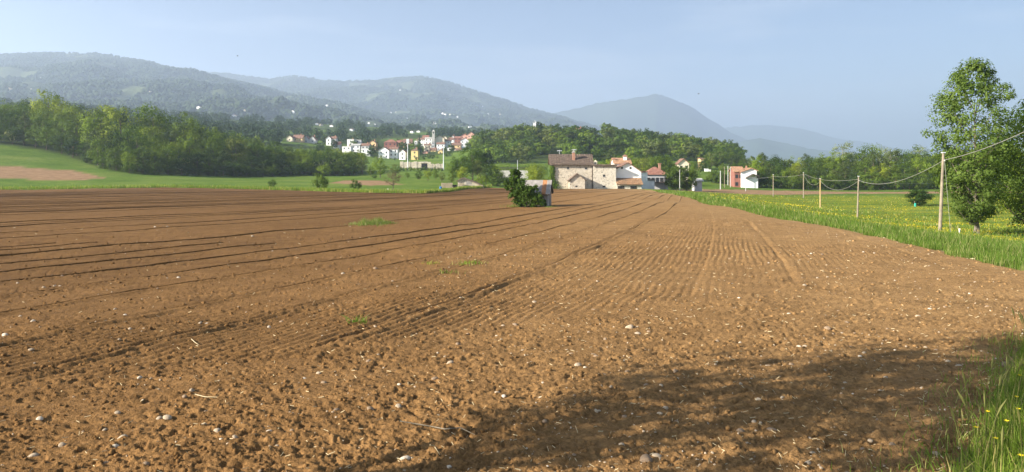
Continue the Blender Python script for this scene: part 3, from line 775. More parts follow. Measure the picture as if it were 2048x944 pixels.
for row in range(5):
    px = -70.0 + row * 9
    while px < 728:
        d = float(np.interp(px, [p[0] for p in wf], [p[1] for p in wf])) + row * (13 if px < 500 else 9) + random.uniform(-3, 3) + 2
        x = PX(px, d); g = tz(x, d)
        H = PZ(wt(px) , d) - g
        key = random.choices(['mid', 'yel', 'dark', 'olive', 'blos'], [4, 4, 2.2 if row < 2 else 1, 1, 1.6 if row < 2 else 0])[0]
        if row == 0: H = min(H, 14) * random.uniform(0.50, 0.8); key = random.choices(['dark', 'mid', 'blos'], [5, 2, 2])[0]  # mostly dark leaves here: the wood edge's shade is put into leaf colour
        elif row == 1: H = min(H, 19) * random.uniform(0.66, 0.9)
        elif row == 2: H = min(H, 22) * random.uniform(0.74, 0.96)
        else: H = H * random.uniform(0.86, 1.0)
        H = max(5.5, min(H, 27))
        k = {'mid': pick(['mid0', 'mid1', 'mid2']), 'yel': pick(['yel0', 'yel1', 'yel2']), 'dark': pick(['dark0', 'dark1', 'dark2']), 'olive': pick(['olive0', 'olive1']), 'blos': 'blos0'}[key]
        zone = ('on the front edge of' if row == 0 else 'in the middle of' if row < 3 else 'on the crest of') + (' the wood above the bare hillside plot' if px < 185 else ' the wood where it bends into the meadow' if px < 420 else ' the wood running towards the village')
        place_tree(k, 'broadleaf_tree', x, d, H, WOODKIND[key] + ' ' + zone, 'trees of the left wood', wscale=random.uniform(0.85, 1.15) * (1.15 if H < 11 else 0.9), withtrunk=True)
        px += F / d * max(5.0, H * 0.52) * random.uniform(0.8, 1.2)
for px in list(range(180, 720, 26)):
    d = float(np.interp(px, [p[0] for p in wf], [p[1] for p in wf])) - 2.5 + random.uniform(-1.5, 1)
    place_tree('bush0' if random.random() < 0.75 else 'bush1', 'shrub', PX(px, d), d, random.uniform(3.5, 6), WOODLAB['bush'], 'shrubs along the left wood', 'shrub')
place_tree('conifer0', 'conifer', PX(46, 372), 372, 19, WOODLAB['conifer'], None)

# --- small bushes on the grass between field and wood
place_tree('bush1', 'bush', PX(545, 205), 205, 2.3, 'small bright green round bush alone on the sunlit grass', None, 'bush', 0.8)
place_tree('bush0', 'bush', PX(640, 190), 190, 4.2, 'taller dark green bush on the grass at the field edge', None, 'bush', 0.75)
place_tree('bush0', 'bush', PX(711, 188), 188, 2.7, 'low dark bush beside the small brown plot', None, 'bush', 0.85)
place_tree('brown0', 'fruit_tree', PX(786, 184), 184, 5.2, 'small thin brown tree with bare forked trunk on the grass', None, 'tree', 1.0)

# --- trees between the wood and the farm
mids = [('mid1', 760, 300, 312), ('olive0', 790, 300, 325), ('dark2', 742, 320, 330), ('bush1', 748, 290, 348), ('mid0', 815, 285, 343), ('dark0', 838, 272, 340), ('yel1', 856, 262, 336), ('mid2', 872, 275, 338), ('olive0', 884, 258, 342),
        ('mid1', 906, 268, 318), ('mid0', 922, 262, 305), ('mid2', 944, 270, 289), ('dark1', 960, 276, 296), ('olive1', 955, 262, 318), ('yel0', 903, 246, 345), ('olive0', 972, 252, 330), ('mid1', 990, 262, 328), ('dark0', 986, 240, 327), ('bush0', 998, 236, 345), ('bush1', 965, 240, 348), ('bush0', 1008, 238, 352), ('yel2', 925, 250, 330)]
for i, (k, px, d, pt) in enumerate(mids):
    x = PX(px, d); H = PZ(pt, d) - tz(x, d)
    nm = {'mid': 'leafy mid green', 'dar': 'dark green dense', 'oli': 'greyish olive', 'yel': 'light yellow green', 'bus': 'low bushy'}[k[:3]]
    place_tree(k, 'shrub' if k.startswith('bush') else 'broadleaf_tree', x, d, H, f'{nm} tree in the thicket behind the small stone barn', 'trees of the thicket behind the barn', 'tree', 1.05)
place_tree('willow0', 'willow_tree', PX(1071, 232), 232, PZ(331, 232) - tz(PX(1071, 232), 232), 'bright yellow green weeping willow left of the stone farmhouse', None, 'tree', 1.1)
place_tree('bush1', 'shrub', PX(1096, 222), 222, 3.4, 'bright green climber shrub heaped at the stone farmhouse corner', None, 'shrub', 0.9)
place_tree('bush1', 'shrub', PX(1084, 226), 226, 2.8, 'low green shrub between willow and stone farmhouse', None, 'shrub', 0.9)

# --- trees round the farm and beyond it
place_tree('round0', 'maple_tree', PX(1349, 232), 232, PZ(329, 232) - tz(PX(1349, 232), 232), 'dense round dark maple right of the farm, the one by the wing', None, 'tree', 0.8)
place_tree('round0', 'maple_tree', PX(1374, 234), 234, PZ(332, 234) - tz(PX(1374, 234), 234), 'dense round dark maple right of the farm, behind the thin pole', None, 'tree', 0.85)
FB = top_line([(1185,318),(1200,312),(1240,310),(1265,304),(1290,306),(1310,303),(1330,306),(1345,312),(1375,322),(1400,318),(1420,300),(1440,292),(1470,300),(1485,306),(1500,318)])
FARMK = {'mid': 'mid green', 'dark': 'dark green', 'yel': 'yellow green', 'olive': 'olive grey', 'blos': 'blossoming'}
for row, (d0, a, b) in enumerate(((272, 1190, 1345), (300, 1195, 1348), (345, 1190, 1345), (420, 1392, 1500), (450, 1400, 1505))):
    px = a
    while px < b:
        d = d0 + random.uniform(-6, 6); x = PX(px, d)
        H = (PZ(FB(px), d) - tz(x, d)) * random.uniform(0.8, 1.0)
        kk = random.choice(['mid', 'dark', 'yel', 'olive', 'mid', 'dark'])
        place_tree(kk + '0', 'broadleaf_tree', x, d, max(4, H), f'{FARMK[kk]} tree in the grove rising behind the farm roofs', 'trees behind the farm', 'tree', 0.95)
        px += F / d * max(4, H * 0.5) * random.uniform(0.8, 1.1)

for px, d, pt, kk in ((1376, 345, 322, 'olive'), (1386, 352, 320, 'mid'), (1395, 360, 321, 'olive'), (1404, 372, 320, 'dark'), (1412, 380, 316, 'mid'), (1390, 330, 338, 'olive'), (1400, 335, 340, 'mid'), (1382, 320, 340, 'dark')):
    x = PX(px, d); place_tree(kk + '0', 'broadleaf_tree', x, d, max(3, PZ(pt, d) - tz(x, d)), f'{FARMK[kk]} tree in the grove rising behind the farm roofs', 'trees behind the farm', 'tree', 0.9)
for px, d, pt, kk in [(800 + 7*i, 385 + (i % 3)*4, 331 + (i*5 % 7), ('hill1', 'hill0', 'hill3')[i % 3]) for i in range(13)]:
    x = PX(px, d); g = tz(x, d); h, w, crown, trunk, bl = PROTO[kk]; H = max(2.0, PZ(pt, d) - g); o = link(bpy.data.objects.new('shrub', crown)); o.location = (x, d, g - 0.2); o.scale = (H/h,)*3; o.rotation_euler = (0, 0, i*1.0)
    tag(o, 'green shrub growing along the foot of the pale retaining wall', 'shrub', 'shrubs before the retaining wall')
# --- the tree belt on the right
RB = top_line([(1420,322),(1480,322),(1505,306),(1515,298),(1540,306),(1580,312),(1610,305),(1650,308),(1680,300),(1710,298),(1745,286),(1790,292),(1815,296),(1840,286),(1870,300),(1900,300),(2100,280)])
BLAB = {'mid': 'mid green tree in the belt beyond the meadow', 'dark': 'dark green tree in the belt beyond the meadow', 'yel': 'fresh yellow green tree in the belt beyond the meadow', 'olive': 'silvery olive tree in the belt beyond the meadow'}
for row, d0 in enumerate((294, 303, 314, 328)):
    px = 1512 + row * 6 if row < 3 else 1445
    while px < 2130:
        d = d0 + random.uniform(-3, 3); x = PX(px, d)
        H = (PZ(RB(px), d) - tz(x, d)) * ((0.58 + random.uniform(-0.06, 0.12)) if row == 0 else (0.8 + random.uniform(-0.08, 0.08)) if row == 1 else random.uniform(0.88, 1.02))
        kk = random.choices(['mid', 'dark', 'olive', 'yel'], [3, 4 if row < 2 else 2, 2, 0.7])[0]
        k = {'mid': pick(['mid0', 'mid1']), 'dark': pick(['dark0', 'dark1', 'dark2']), 'olive': pick(['olive0', 'olive1']), 'yel': 'yel1'}[kk]
        place_tree(k, 'broadleaf_tree', x, d, max(4, H), BLAB[kk] + (' near the red and white house' if px < 1620 else ' behind the wooden poles' if px < 1780 else ' beside the big poplar') if row else BLAB[kk] + ', its front row', 'trees of the belt beyond the meadow', 'tree', 0.9 if row else 1.1)
        px += F / d * max(4.5, H * 0.46) * random.uniform(0.8, 1.15)
px = 1512
while px < 2100:
    d = 289 + random.uniform(-1, 1.5)
    place_tree('bush0', 'shrub', PX(px, d), d, random.uniform(4.0, 7), 'dark shrub filling the foot of the belt beyond the meadow', 'shrubs along the belt beyond the meadow', 'shrub')
    px += random.uniform(20, 32)
for px, pt, lab in ((1686, 272, 'pale feathery poplar standing taller than the tree belt'), (1838, 280, 'silvery poplar at the end of the belt beside the big poplar'), (1780, 284, 'pale poplar in the middle of the tree belt')):
    d = 322; place_tree('pale0', 'poplar_tree', PX(px, d), d, PZ(pt, d) - tz(PX(px, d), d), lab, None, 'tree', 1.15)

# --- hedge and shrubs by the red and white house
for px, d, h in ((1425, 300, 4.5), (1433, 300, 5), (1441, 298, 4.5), (1450, 298, 4), (1486, 286, 4), (1500, 286, 5.0), (1517, 290, 6)):
    place_tree('bush0', 'shrub', PX(px, d), d, h, 'dark rounded shrub in the hedge by the red and white house', 'hedge by the red and white house', 'shrub', 0.9)

# --- wooded hill behind the farm
hk = ['hill0', 'hill1', 'hill2', 'hill3', 'hill4', 'hill5']
cnt = 0
HILLCLEAR = [(1095, 318, 30), (1020, 300, 14), (1310, 290, 12), (1160, 258, 12), (1268, 272, 12)]
while cnt < 285:
    px = random.uniform(950, 1480); d = random.uniform(455, 760) if px > 1000 else random.uniform(470, 700)
    x = PX(px, d); g = tz(x, d)
    if d > 690 and random.random() < 0.5: continue
    pyg = HOR - (g - CAMZ) / d * F
    if pyg > 336: continue
    if any(abs(px - a) < w and abs(pyg - b) < 7 for a, b, w in HILLCLEAR): continue
    H = random.uniform(8, 14)
    k = random.choice(hk)
    lab = {'0': 'mid green', '4': 'mid green', '1': 'dark green', '5': 'dark green', '2': 'lighter green', '3': 'greyish olive'}[k[-1]]
    h, w, crown, trunk, bl = PROTO[k]
    o = link(bpy.data.objects.new('hill_tree', crown)); o.location = (x, d, g - 0.5); o.rotation_euler = (0, 0, random.uniform(0, 6.28)); s = H / h; ws = s * random.uniform(0.95, 1.3); o.scale = (ws, ws, s)
    hz_ = 'foot' if d < 540 else 'slope' if d < 640 else 'crest'; hs_ = 'above the long grey building' if px < 1090 else 'above the stone farmhouse' if px < 1230 else 'above the white gable house' if px < 1345 else 'above the round maples'
    tag(o, f'{lab} tree on the wooded hill {hz_} {hs_}', 'tree', 'trees on the hill behind the farm')
    cnt += 1
place_tree('conifer0', 'conifer', PX(964, 520), 520, PZ(256, 520) - tz(PX(964, 520), 520), 'slim dark tree standing above the left shoulder of the wooded hill', None, 'tree', 0.9)

# ------------------------------------------------------------------ houses
WINDOW = MB().box(-0.5, 0.5, -0.05, 0.12, 0, 1.3).mesh('window', M['glass'])
HOUSE_RECTS = []
def house(label, px0, px1, ridge, eave, base, d, kind, wall, roof, depth=None, win=None, chim=0, group=None, name='house', cat='house', yaw=0.0, over=0.45, on=None, wind=True, shutters=False):
    """kind: g gable to the viewer, e eaves to the viewer, h hipped, f flat"""
    w = (px1 - px0) / F * d; xc = PX((px0 + px1) / 2, d)
    dep = depth or max(6.0, min(14, w * 0.8))
    gz_ = (min(tz(xc, d), tz(xc, d + dep)) if on is None else on(xc, d + dep * 0.3) - 2)
    zb = min(gz_ - 0.4, PZ(base, d)); ze = PZ(eave, d); 
    zr = PZ(ridge, d if kind == 'g' else d + dep / 2)
    if kind in 'eh': zr = max(zr, ze + 0.6)
    HOUSE_RECTS.append((px0 - 1, px1 + 1, ridge, base, d))
    o = empty(name, (xc, d, zb), yaw)
    E = ze - zb; R = zr - zb; h2 = w / 2
    mb = MB(); t = 0.22
    if kind == 'g':
        mb.prism([(-h2, 0), (h2, 0), (h2, E), (0, R), (-h2, E)], 'y', 0, dep)
    elif kind == 'e':
        mb.prism([(0, 0), (dep, 0), (dep, E), (dep/2, R - 0.05), (0, E)], 'x', -h2, h2)
    else: mb.box(-h2, h2, 0, dep, 0, E)
    mb.build('wall', M[wall], o)
    rb = MB()
    if kind == 'g':
        sl = (R - E) / h2
        for sgn in (-1, 1):
            a = [(0, R + 0.02), (sgn * (h2 + over), E - sl * over + 0.02), (sgn * (h2 + over), E - sl * over + 0.02 + t), (0, R + 0.02 + t)]
            rb.prism(a, 'y', -over, dep + over)
    elif kind == 'e':
        sl = (R - E) / (dep / 2)
        for a in ([(dep/2, R), (-over, E - sl*over), (-over, E - sl*over + t), (dep/2, R + t)], [(dep/2, R), (dep + over, E - sl*over), (dep + over, E - sl*over + t), (dep/2, R + t)]):
            rb.prism(a, 'x', -h2 - over, h2 + over)
    elif kind == 'h':
        rl = max(0.3, h2 - dep / 2 * 0.9)
        x0, x1, y0, y1 = -h2 - over, h2 + over, -over, dep + over
        A, B, Cc, D_ = (x0, y0, E), (x1, y0, E), (x1, y1, E), (x0, y1, E); r0, r1 = (-rl, dep/2, R), (rl, dep/2, R)
        for p in ([A, B, r1, r0], [B, Cc, r1], [Cc, D_, r0, r1], [D_, A, r0], [A, D_, Cc, B]): rb.poly(p)
    else:
        rb.box(-h2 - 0.2, h2 + 0.2, -0.2, dep + 0.2, E + 0.003, E + 0.35)
    rf = rb.build('roof', M[roof], o)
    for i in range(chim):
        cx = h2 * (0.45 if i == 0 else -0.4); cy = dep * 0.45
        cb = MB(); cb.box(cx - 0.35, cx + 0.35, cy - 0.35, cy + 0.35, R - 1.2, R + 0.9); cb.box(cx - 0.5, cx + 0.5, cy - 0.5, cy + 0.5, R + 0.9, R + 1.1)
        cb.build('chimney', M['brick'], rf)
    if wind:
        zt = E; zbase = max(0.4, E - 5.8 if win is None else 0.4)
        nf = max(1, int(round((E - 0.4) / 3.0))) if E < 10 else 3
        nc = win if win is not None else max(1, int(w / 3.2))
        for f in range(nf):
            for c in range(nc):
                wx = -h2 + (c + 0.5) * w / nc
                zz = E - 2.2 - f * 3.0
                if zz < 0.3: continue
                wo = link(bpy.data.objects.new('window', WINDOW), o); wo.location = (wx, -0.02, zz)
                if shutters:
                    for s_ in (-1, 1):
                        sh = MB().box(-0.24, 0.24, -0.06, 0.0, 0, 1.3).build('shutter', M['shutter'], o); sh.location = (wx + s_ * 0.78, -0.004, zz)
    tag(o, label, cat, group)
    return o

# village
V_ = 'houses of the village'
HS = [
 ('cream gabled end house at the start of the long brown roofed row', 573, 585, 271, 276, 284, 690, 'g', 'cream', 'tile_brown'),
 ('long terrace with brown tiled roof above the left wood', 585, 605, 270, 276, 284, 695, 'e', 'ochre', 'tile_brown'),
 ('terraced house with the first of two dark gables in the brown roofed row', 606, 618, 272, 279, 284, 700, 'g', 'greywall', 'tile_brown'),
 ('last dark gabled terraced house of the brown roofed row', 618, 631, 272, 279, 284, 700, 'g', 'greywall', 'tile_brown'),
 ('white gabled house with brown side wing above the wood', 652, 662, 272, 277, 284, 690, 'g', 'white', 'tile_brown'),
 ('brown roofed wing joined to the white gabled house', 662, 672, 273, 277, 283, 700, 'e', 'greywall', 'tile_brown'),
 ('small house with red roof beside the grey flat roofed shed', 667, 680, 284, 289, 295, 660, 'e', 'greywall', 'tile_red'),
 ('white flat roofed block with ribbon windows in the village', 694, 708, 279, 279, 289, 690, 'f', 'white', 'concrete'),
 ('grey flat roofed block with square windows beside the white block', 708, 722, 280, 280, 289, 692, 'f', 'greywall', 'concrete'),
 ('long low white workshop half hidden by the wood', 684, 702, 293, 293, 300, 625, 'f', 'white', 'concrete'),
 ('white low hall with canopy beside the workshop', 703, 720, 288, 290, 297, 640, 'e', 'white', 'concrete'),
 ('low house with reddish roof in front of the ochre gable', 722, 738, 287, 291, 297, 640, 'e', 'greywall', 'tile_brown'),
 ('open white canopy building next to the workshop', 722, 740, 298, 298, 308, 610, 'f', 'white', 'white'),
 ('ochre gabled house with wide brown roof among trees', 737, 752, 281, 286, 292, 680, 'g', 'ochre', 'tile_brown'),
 ('red three storey house with hipped red roof and white bands', 768, 793, 279, 285, 297, 665, 'h', 'redwall', 'tile_red'),
 ('brown red roofed house to the right of the red three storey house', 793, 804, 281, 285, 296, 690, 'e', 'redwall', 'tile_red'),
 ('white chalet with wide brown gable roof in front of the red house', 757, 778, 294, 301, 309, 600, 'g', 'white', 'tile_brown'),
 ('white and grey house with brown roof attached to the chalet', 778, 795, 294, 298, 309, 604, 'e', 'white', 'tile_brown'),
 ('white gabled house with dark shutters beside the pale mast', 798, 811, 299, 304, 314, 590, 'g', 'white', 'tile_brown'),
 ('bright yellow house with low brown roof', 822, 836, 297, 301, 311, 590, 'h', 'yellow', 'tile_brown'),
 ('brown roofed house behind dark trees', 806, 824, 278, 282, 290, 760, 'e', 'pink', 'tile_brown'),
 ('long white house with brown roof left of the church', 836, 849, 276, 279, 290, 800, 'e', 'white', 'tile_brown'),
 ('white church hall with small arch below the bell tower', 850, 864, 275, 277, 292, 790, 'e', 'white', 'concrete'),
 ('low cream house in front of the church hall', 848, 862, 288, 290, 299, 730, 'e', 'cream', 'tile_brown'),
 ('cream gabled house with brown roof below the church', 848, 862, 293, 298, 305, 690, 'g', 'cream', 'tile_brown'),
 ('brown roofed house beside the cream gable', 860, 872, 296, 300, 307, 685, 'e', 'ochre', 'tile_brown'),
 ('pinkish small house at the foot of the village', 845, 856, 302, 305, 311, 650, 'g', 'pink', 'tile_brown'),
 ('narrow pale yellow house at the foot of the village', 876, 885, 299, 302, 313, 640, 'g', 'yellow', 'tile_brown'),
 ('grey rendered house beneath the bell tower', 863, 869, 281, 283, 295, 720, 'f', 'greywall', 'concrete'),
 ('white house with dark windows right below the church', 873, 889, 285, 288, 300, 700, 'e', 'white', 'tile_brown'),
 ('large cream gabled house at the top of the village', 885, 894, 272, 276, 290, 800, 'g', 'cream', 'tile_brown'),
 ('broad white house with brown roof right of the church', 884, 901, 279, 282, 292, 770, 'e', 'white', 'tile_brown'),
 ('white house with red brown roof at the village top', 897, 907, 275, 279, 288, 800, 'e', 'white', 'tile_brown'),
 ('small white gable peeping over roofs at the village top', 902, 909, 271, 275, 282, 850, 'g', 'white', 'tile_red'),
 ('dark red roofed house under the salmon houses', 909, 921, 273, 276, 285, 830, 'e', 'redwall', 'tile_red'),
 ('lower salmon house with red roof', 922, 935, 268, 272, 280, 860, 'g', 'pink', 'tile_red'),
 ('upper salmon house with steep red gable', 934, 950, 264, 270, 280, 850, 'g', 'pink', 'tile_red'),
 ('white rendered house below the salmon houses', 921, 938, 276, 281, 289, 790, 'g', 'white', 'tile_brown'),
 ('brown roofed long house above the thicket', 903, 921, 286, 290, 299, 710, 'e', 'ochre', 'tile_brown'),
 ('low white garage among brown roofs', 895, 903, 294, 295, 301, 680, 'f', 'white', 'concrete'),
 ('cream gabled house beside the white garage', 902, 911, 295, 298, 305, 660, 'g', 'cream', 'tile_brown'),
 ('small cream house half hidden by the tall thicket', 912, 922, 297, 300, 306, 650, 'e', 'cream', 'tile_brown'),
 ('red roofed house directly behind the church', 845, 857, 271, 275, 284, 870, 'e', 'ochre', 'tile_red'),
 ('white roofed small house below the left of the church', 829, 834, 281, 282, 286, 760, 'f', 'white', 'concrete'),
]
for i, h in enumerate(HS):
    house(*h, group=V_, chim=1 if i % 2 else 0, yaw=random.uniform(-0.12, 0.02))
# church with bell tower
d = 760; x = PX(866.8, d); zb = tz(x, d) - 1
ch = empty('church', (x, d, zb), 0)
T = PZ(262, d) - zb
MB().box(-1.25, 1.25, 0, 2.5, 0, T - 2.6).build('tower', M['concrete'], ch)
bf = MB()
for sx in (-1, 1):
    for sy in (0, 1): bf.box(sx*0.95 - 0.28, sx*0.95 + 0.28, 0.05 + sy*1.9 - 0.0, 0.05 + sy*1.9 + 0.5, T - 2.6, T - 0.6)
bf.box(-1.4, 1.4, -0.15, 2.65, T - 0.6, T - 0.25)
bf.build('belfry', M['concrete'], ch)
tr = MB(); ap = (0, 1.25, T + 1.4)
cs4 = [(-1.4, -0.15, T - 0.25), (1.4, -0.15, T - 0.25), (1.4, 2.65, T - 0.25), (-1.4, 2.65, T - 0.25)]
for i in range(4): tr.poly([cs4[i], cs4[(i+1) % 4], ap])
tr.build('tower_roof', M['concrete'], ch)
MB().prism([(1.3, 0), (10.5, 0), (10.5, PZ(277, d) - zb), (5.5, PZ(271, d) - zb), (1.3, PZ(276.5, d) - zb)], 'y', 3, 22).build('nave_wall', M['cream'], ch)
nr = MB(); e0 = PZ(277, d) - zb; r0 = PZ(271, d) - zb
nr.prism([(5.7, r0 + 0.05), (11.2, e0 - 0.3), (11.2, e0 - 0.05), (5.7, r0 + 0.3)], 'y', 2.5, 22.5); nr.prism([(5.7, r0 + 0.05), (0.6, e0 - 0.1), (0.6, e0 + 0.15), (5.7, r0 + 0.3)], 'y', 2.5, 22.5)
nr.build('nave_roof', M['tile_brown'], ch)
tag(ch, 'village church with slim grey bell tower and brown roofed nave', 'church')

# houses scattered on the slopes
def ray(px, py, H, lo, hi):
    y = np.linspace(lo, hi, 500); x = PX(px, y); zr = PZ(py, y)
    z = np.maximum(H.z(x, y), terrain(x, y)) if H else terrain(x, y)
    k = np.argmax(z > zr)
    return (float(x[k]), float(y[k]), float(z[k])) if (z > zr).any() else None
far = [(84,158,3,0),(190,167,4,0),(298,180,5,0),(310,177,6,0),(300,186,5,1),(398,218,7,0),(420,219,6,1),(468,237,10,0),(490,222,4,1),(541,238,6,1),(586,226,7,0),(588,200,4,1),(650,211,5,0),(654,213,6,0),(677,214,4,1),(667,209,4,0),(726,227,5,0),(737,230,4,1),(635,250,6,0),(642,252,5,1),(664,254,6,0),(704,262,8,0),(738,248,4,0),(750,251,4,0),(806,247,6,0),(824,266,5,0),(837,265,4,0),(846,257,4,1),(850,259,4,0),(868,251,5,0),(885,229,4,0),(890,231,4,0),(900,231,3,1),(915,234,3,0),(941,256,7,0),(977,229,4,0),(800,181,3,0),(768,241,4,1),(814,238,4,0),(782,226,3,0),(792,225,3,1),(870,246,4,0),(872,248,3,0),(20,181,6,1),(40,182,5,0),(64,183,7,0),(76,185,5,1),(112,196,5,0),(965,214,3,0),(1000,230,3,1),(920,205,3,0)]
nf = 0
for px, py, wpx, c in far:
    hit = ray(px, py, LEFT, 760, 4600) if px < 760 or py > 232 else None
    if hit is None or hit[1] > 4590: hit = ray(px, py, MID, 2800, 6900)
    if hit is None: continue
    x, y, z = hit
    w = max(5.5, wpx / F * y); hh = min(6.0, w * 0.45); dep = w * 0.8
    o = empty('farmhouse', (x, y - 6, z - 0.5), random.uniform(-0.5, 0.3))
    mb = MB(); mb.prism([(-w/2, -3), (w/2, -3), (w/2, hh), (0, hh + w * 0.2), (-w/2, hh)], 'y', 0, dep); mb.build('wall', M['white' if not c else 'cream'], o)
    rb = MB()
    for s_ in (-1, 1): rb.prism([(0, hh + w*0.2 + 0.05), (s_ * (w/2 + 0.5), hh - 0.2), (s_ * (w/2 + 0.5), hh + 0.1), (0, hh + w*0.2 + 0.35)], 'y', -0.5, dep + 0.5)
    rb.build('roof', M['tile_brown' if nf % 3 else 'tile_red'], o)
    mat_ = 'white' if not c else 'cream'
    tag(o, f'tiny {mat_} walled house dotted on the distant mountain slopes', 'house', 'houses scattered on the distant slopes')
    HOUSE_RECTS.append((px - 4, px + 4, py - 5, py + 3, y)); nf += 1

# houses on the wooded hill and beyond the farm
house('white villa with brown roof on the crest of the wooded hill', 1150, 1166, 255, 259, 268, 620, 'e', 'white', 'tile_brown', chim=1)
house('terracotta house with red roof peeping from the hill crest', 1256, 1267, 265, 269, 276, 640, 'e', 'ochre', 'tile_red', chim=1)
house('cream house with red roof at the end of the hill crest', 1268, 1280, 268, 271, 278, 650, 'g', 'cream', 'tile_red')
house('small white house standing in the clearing on the hill side', 1309, 1319, 282, 285, 294, 520, 'g', 'white', 'tile_brown')
house('tiny white chapel on the summit of the wooded hill', 1067, 1072, 241, 244, 262, 600, 'g', 'white', 'white', wind=False, cat='chapel', name='chapel')
house('cream gabled house half hidden behind the round maples', 1357, 1378, 318, 327, 342, 300, 'g', 'cream', 'tile_brown', win=2)
house('small salmon roofed house in the trees above the sloping lawn', 1401, 1409, 316, 318, 328, 420, 'e', 'ochre', 'tile_brown')
house('low pale blue shed with dark roof right of the maples', 1390, 1404, 360.5, 362, 370, 238, 'e', 'greywall', 'concrete', depth=4, wind=False, cat='shed', name='shed')
for px in (1413.5, 1419.5):
    d = 345; w = 0.8 if px < 1416 else 0.5
    x = PX(px, d); zg = tz(x, d)
    o = empty('beehive_box', (x, d, zg - 0.1)); MB().box(-w, w, 0, 1.2, 0, 1.3 if px < 1416 else 1.0).build('body', M['white'], o); MB().box(-w - 0.1, w + 0.1, -0.1, 1.3, 1.3 if px < 1416 else 1.0, 1.4 if px < 1416 else 1.1).build('lid', M['white'], o)
    tag(o, ('larger' if px < 1416 else 'smaller') + ' white box standing on the sloping lawn', 'box')

# red and white house on the right
d = 282; x0 = PX(1469, d); zg = tz(PX(1490, d), d) - 0.3
o = empty('house', (x0, d, zg), -0.06)
Wd = PX(1511, d) - x0; E = PZ(343, d) - zg; R = PZ(334, d + 3) - zg
mb = MB(); mb.prism([(0, 0), (8, 0), (8, E), (4, R), (0, E)], 'x', 0, Wd * 0.29); mb.build('wall', M['redwall'], o)
wb = MB(); wx0, wx1 = Wd * 0.29, Wd; E2 = PZ(344, d) - zg; R2 = PZ(337, d) - zg
wb.prism([(wx0, 0), (wx1, 0), (wx1, E2 + 0.5), ((wx0 + wx1) / 2 + 0.8, R2), (wx0, E2)], 'y', -1.2, 7.5); wb.build('gable_wing_wall', M['white'], o)
rb = MB(); sl = (R - E) / 4
for a in ([(4, R), (-0.5, E - sl*0.5), (-0.5, E - sl*0.5 + 0.22), (4, R + 0.22)], [(4, R), (8.5, E - sl*0.5), (8.5, E - sl*0.5 + 0.22), (4, R + 0.22)]): rb.prism(a, 'x', -0.5, Wd * 0.29 + 1.5)
rb.build('roof', M['tile_or'], o)
rb = MB(); mxx = (wx0 + wx1) / 2 + 0.8
rb.prism([(mxx, R2 + .02), (wx0 - 0.5, E2 - 0.2), (wx0 - 0.5, E2 + 0.05), (mxx, R2 + 0.27)], 'y', -1.8, 8); rb.prism([(mxx, R2 + .02), (wx1 + 0.5, E2 + 0.3), (wx1 + 0.5, E2 + 0.55), (mxx, R2 + 0.27)], 'y', -1.8, 8)
rf = rb.build('gable_wing_roof', M['tile_or'], o)
MB().box(mxx - 1.2, mxx - 0.7, 2, 2.5, R2 - 0.6, R2 + 1.0).build('chimney', M['brick'], rf)
pb = MB(); pm = mxx + 0.3; pz = PZ(349, d - 3) - zg
pb.prism([(pm - 2.6, pz - 1.5), (pm, pz), (pm, pz + 0.25), (pm - 2.6, pz - 1.25)], 'y', -3.2, -1.25); pb.prism([(pm, pz), (pm + 2.2, pz - 0.8), (pm + 2.2, pz - 0.55), (pm, pz + 0.25)], 'y', -3.2, -1.25)
pb.build('porch_roof', M['slab'], o)
MB().box(pm - 2.0, pm + 2.0, -1.6, -1.22, 0, pz - 1.4).build('porch_wall', M['white'], o)
for wx, wz in ((0.8, 1.0), (0.8, 3.8), (2.2, 3.8)):
    w_ = link(bpy.data.objects.new('window', WINDOW), o); w_.location = (wx, -0.02, wz)
tag(o, 'red walled house with white gabled wing and orange roof by the tree belt', 'house')

# walls and works below the village
d = 420
for a, b, t0, b0, nm, lab, mt in ((800, 862, 322.5, 330, 'retaining_wall', 'long pale stone retaining wall below the village', 'wall_stone'), (862, 886, 327, 334, 'retaining_wall', 'pale buttressed wall running on towards the right mast', 'wall_stone')):
    x0, x1 = PX(a, d), PX(b, d); zg = min(tz(x0, d), tz(x1, d)) - 0.6
    mb = MB(); n = 9
    for i in range(n):
        xa = x0 + (x1-x0)*i/n; xb = x0 + (x1-x0)*(i+1)/n
        mb.box(xa, xb - 0.02, d + 0.15 * (i % 2), d + 0.8, zg, PZ(t0 + random.uniform(0, 2.0), d))
    mb.build(nm, M[mt]); tag(bpy.data.objects[mb and nm] if False else C.objects[-1], lab, 'wall')
d = 400; x0 = PX(843, d); zg = tz(x0, d)
o = empty('container', (x0 + 1.4, d, zg - 0.3)); MB().box(-1.45, 1.45, 0, 2.4, 0, PZ(327, d) - zg + 0.3).build('body', M['black'], o); MB().box(-1.6, 1.6, -0.1, 2.5, PZ(327, d) - zg + 0.303, PZ(327, d) - zg + 0.45).build('lid', M['slab'], o)
tag(o, 'black container standing below the pale retaining wall', 'container')
# long pale building with fenced terrace, seen left of the willow
d = 300; x0, x1 = PX(996, d), PX(1056, d); zg = min(tz(x0, d), tz(x1, d)) - 0.5
o = empty('long_building', ((x0 + x1) / 2, d, zg)); hw = (x1 - x0) / 2; top = PZ(341, d) - zg
MB().box(-hw, hw, 0, 6, 0, top).build('wall', M['concrete'], o)
mb = MB()
for i in range(25): mb.box(-hw + i * (2*hw/24) - 0.05, -hw + i * (2*hw/24) + 0.05, 0.1, 0.2, top, top + 1.0)
mb.box(-hw, hw, 0.08, 0.22, top + 1.0, top + 1.15); mb.build('railing', M['slab'], o)
tag(o, 'long low grey building with dark railing behind the field bush', 'building')
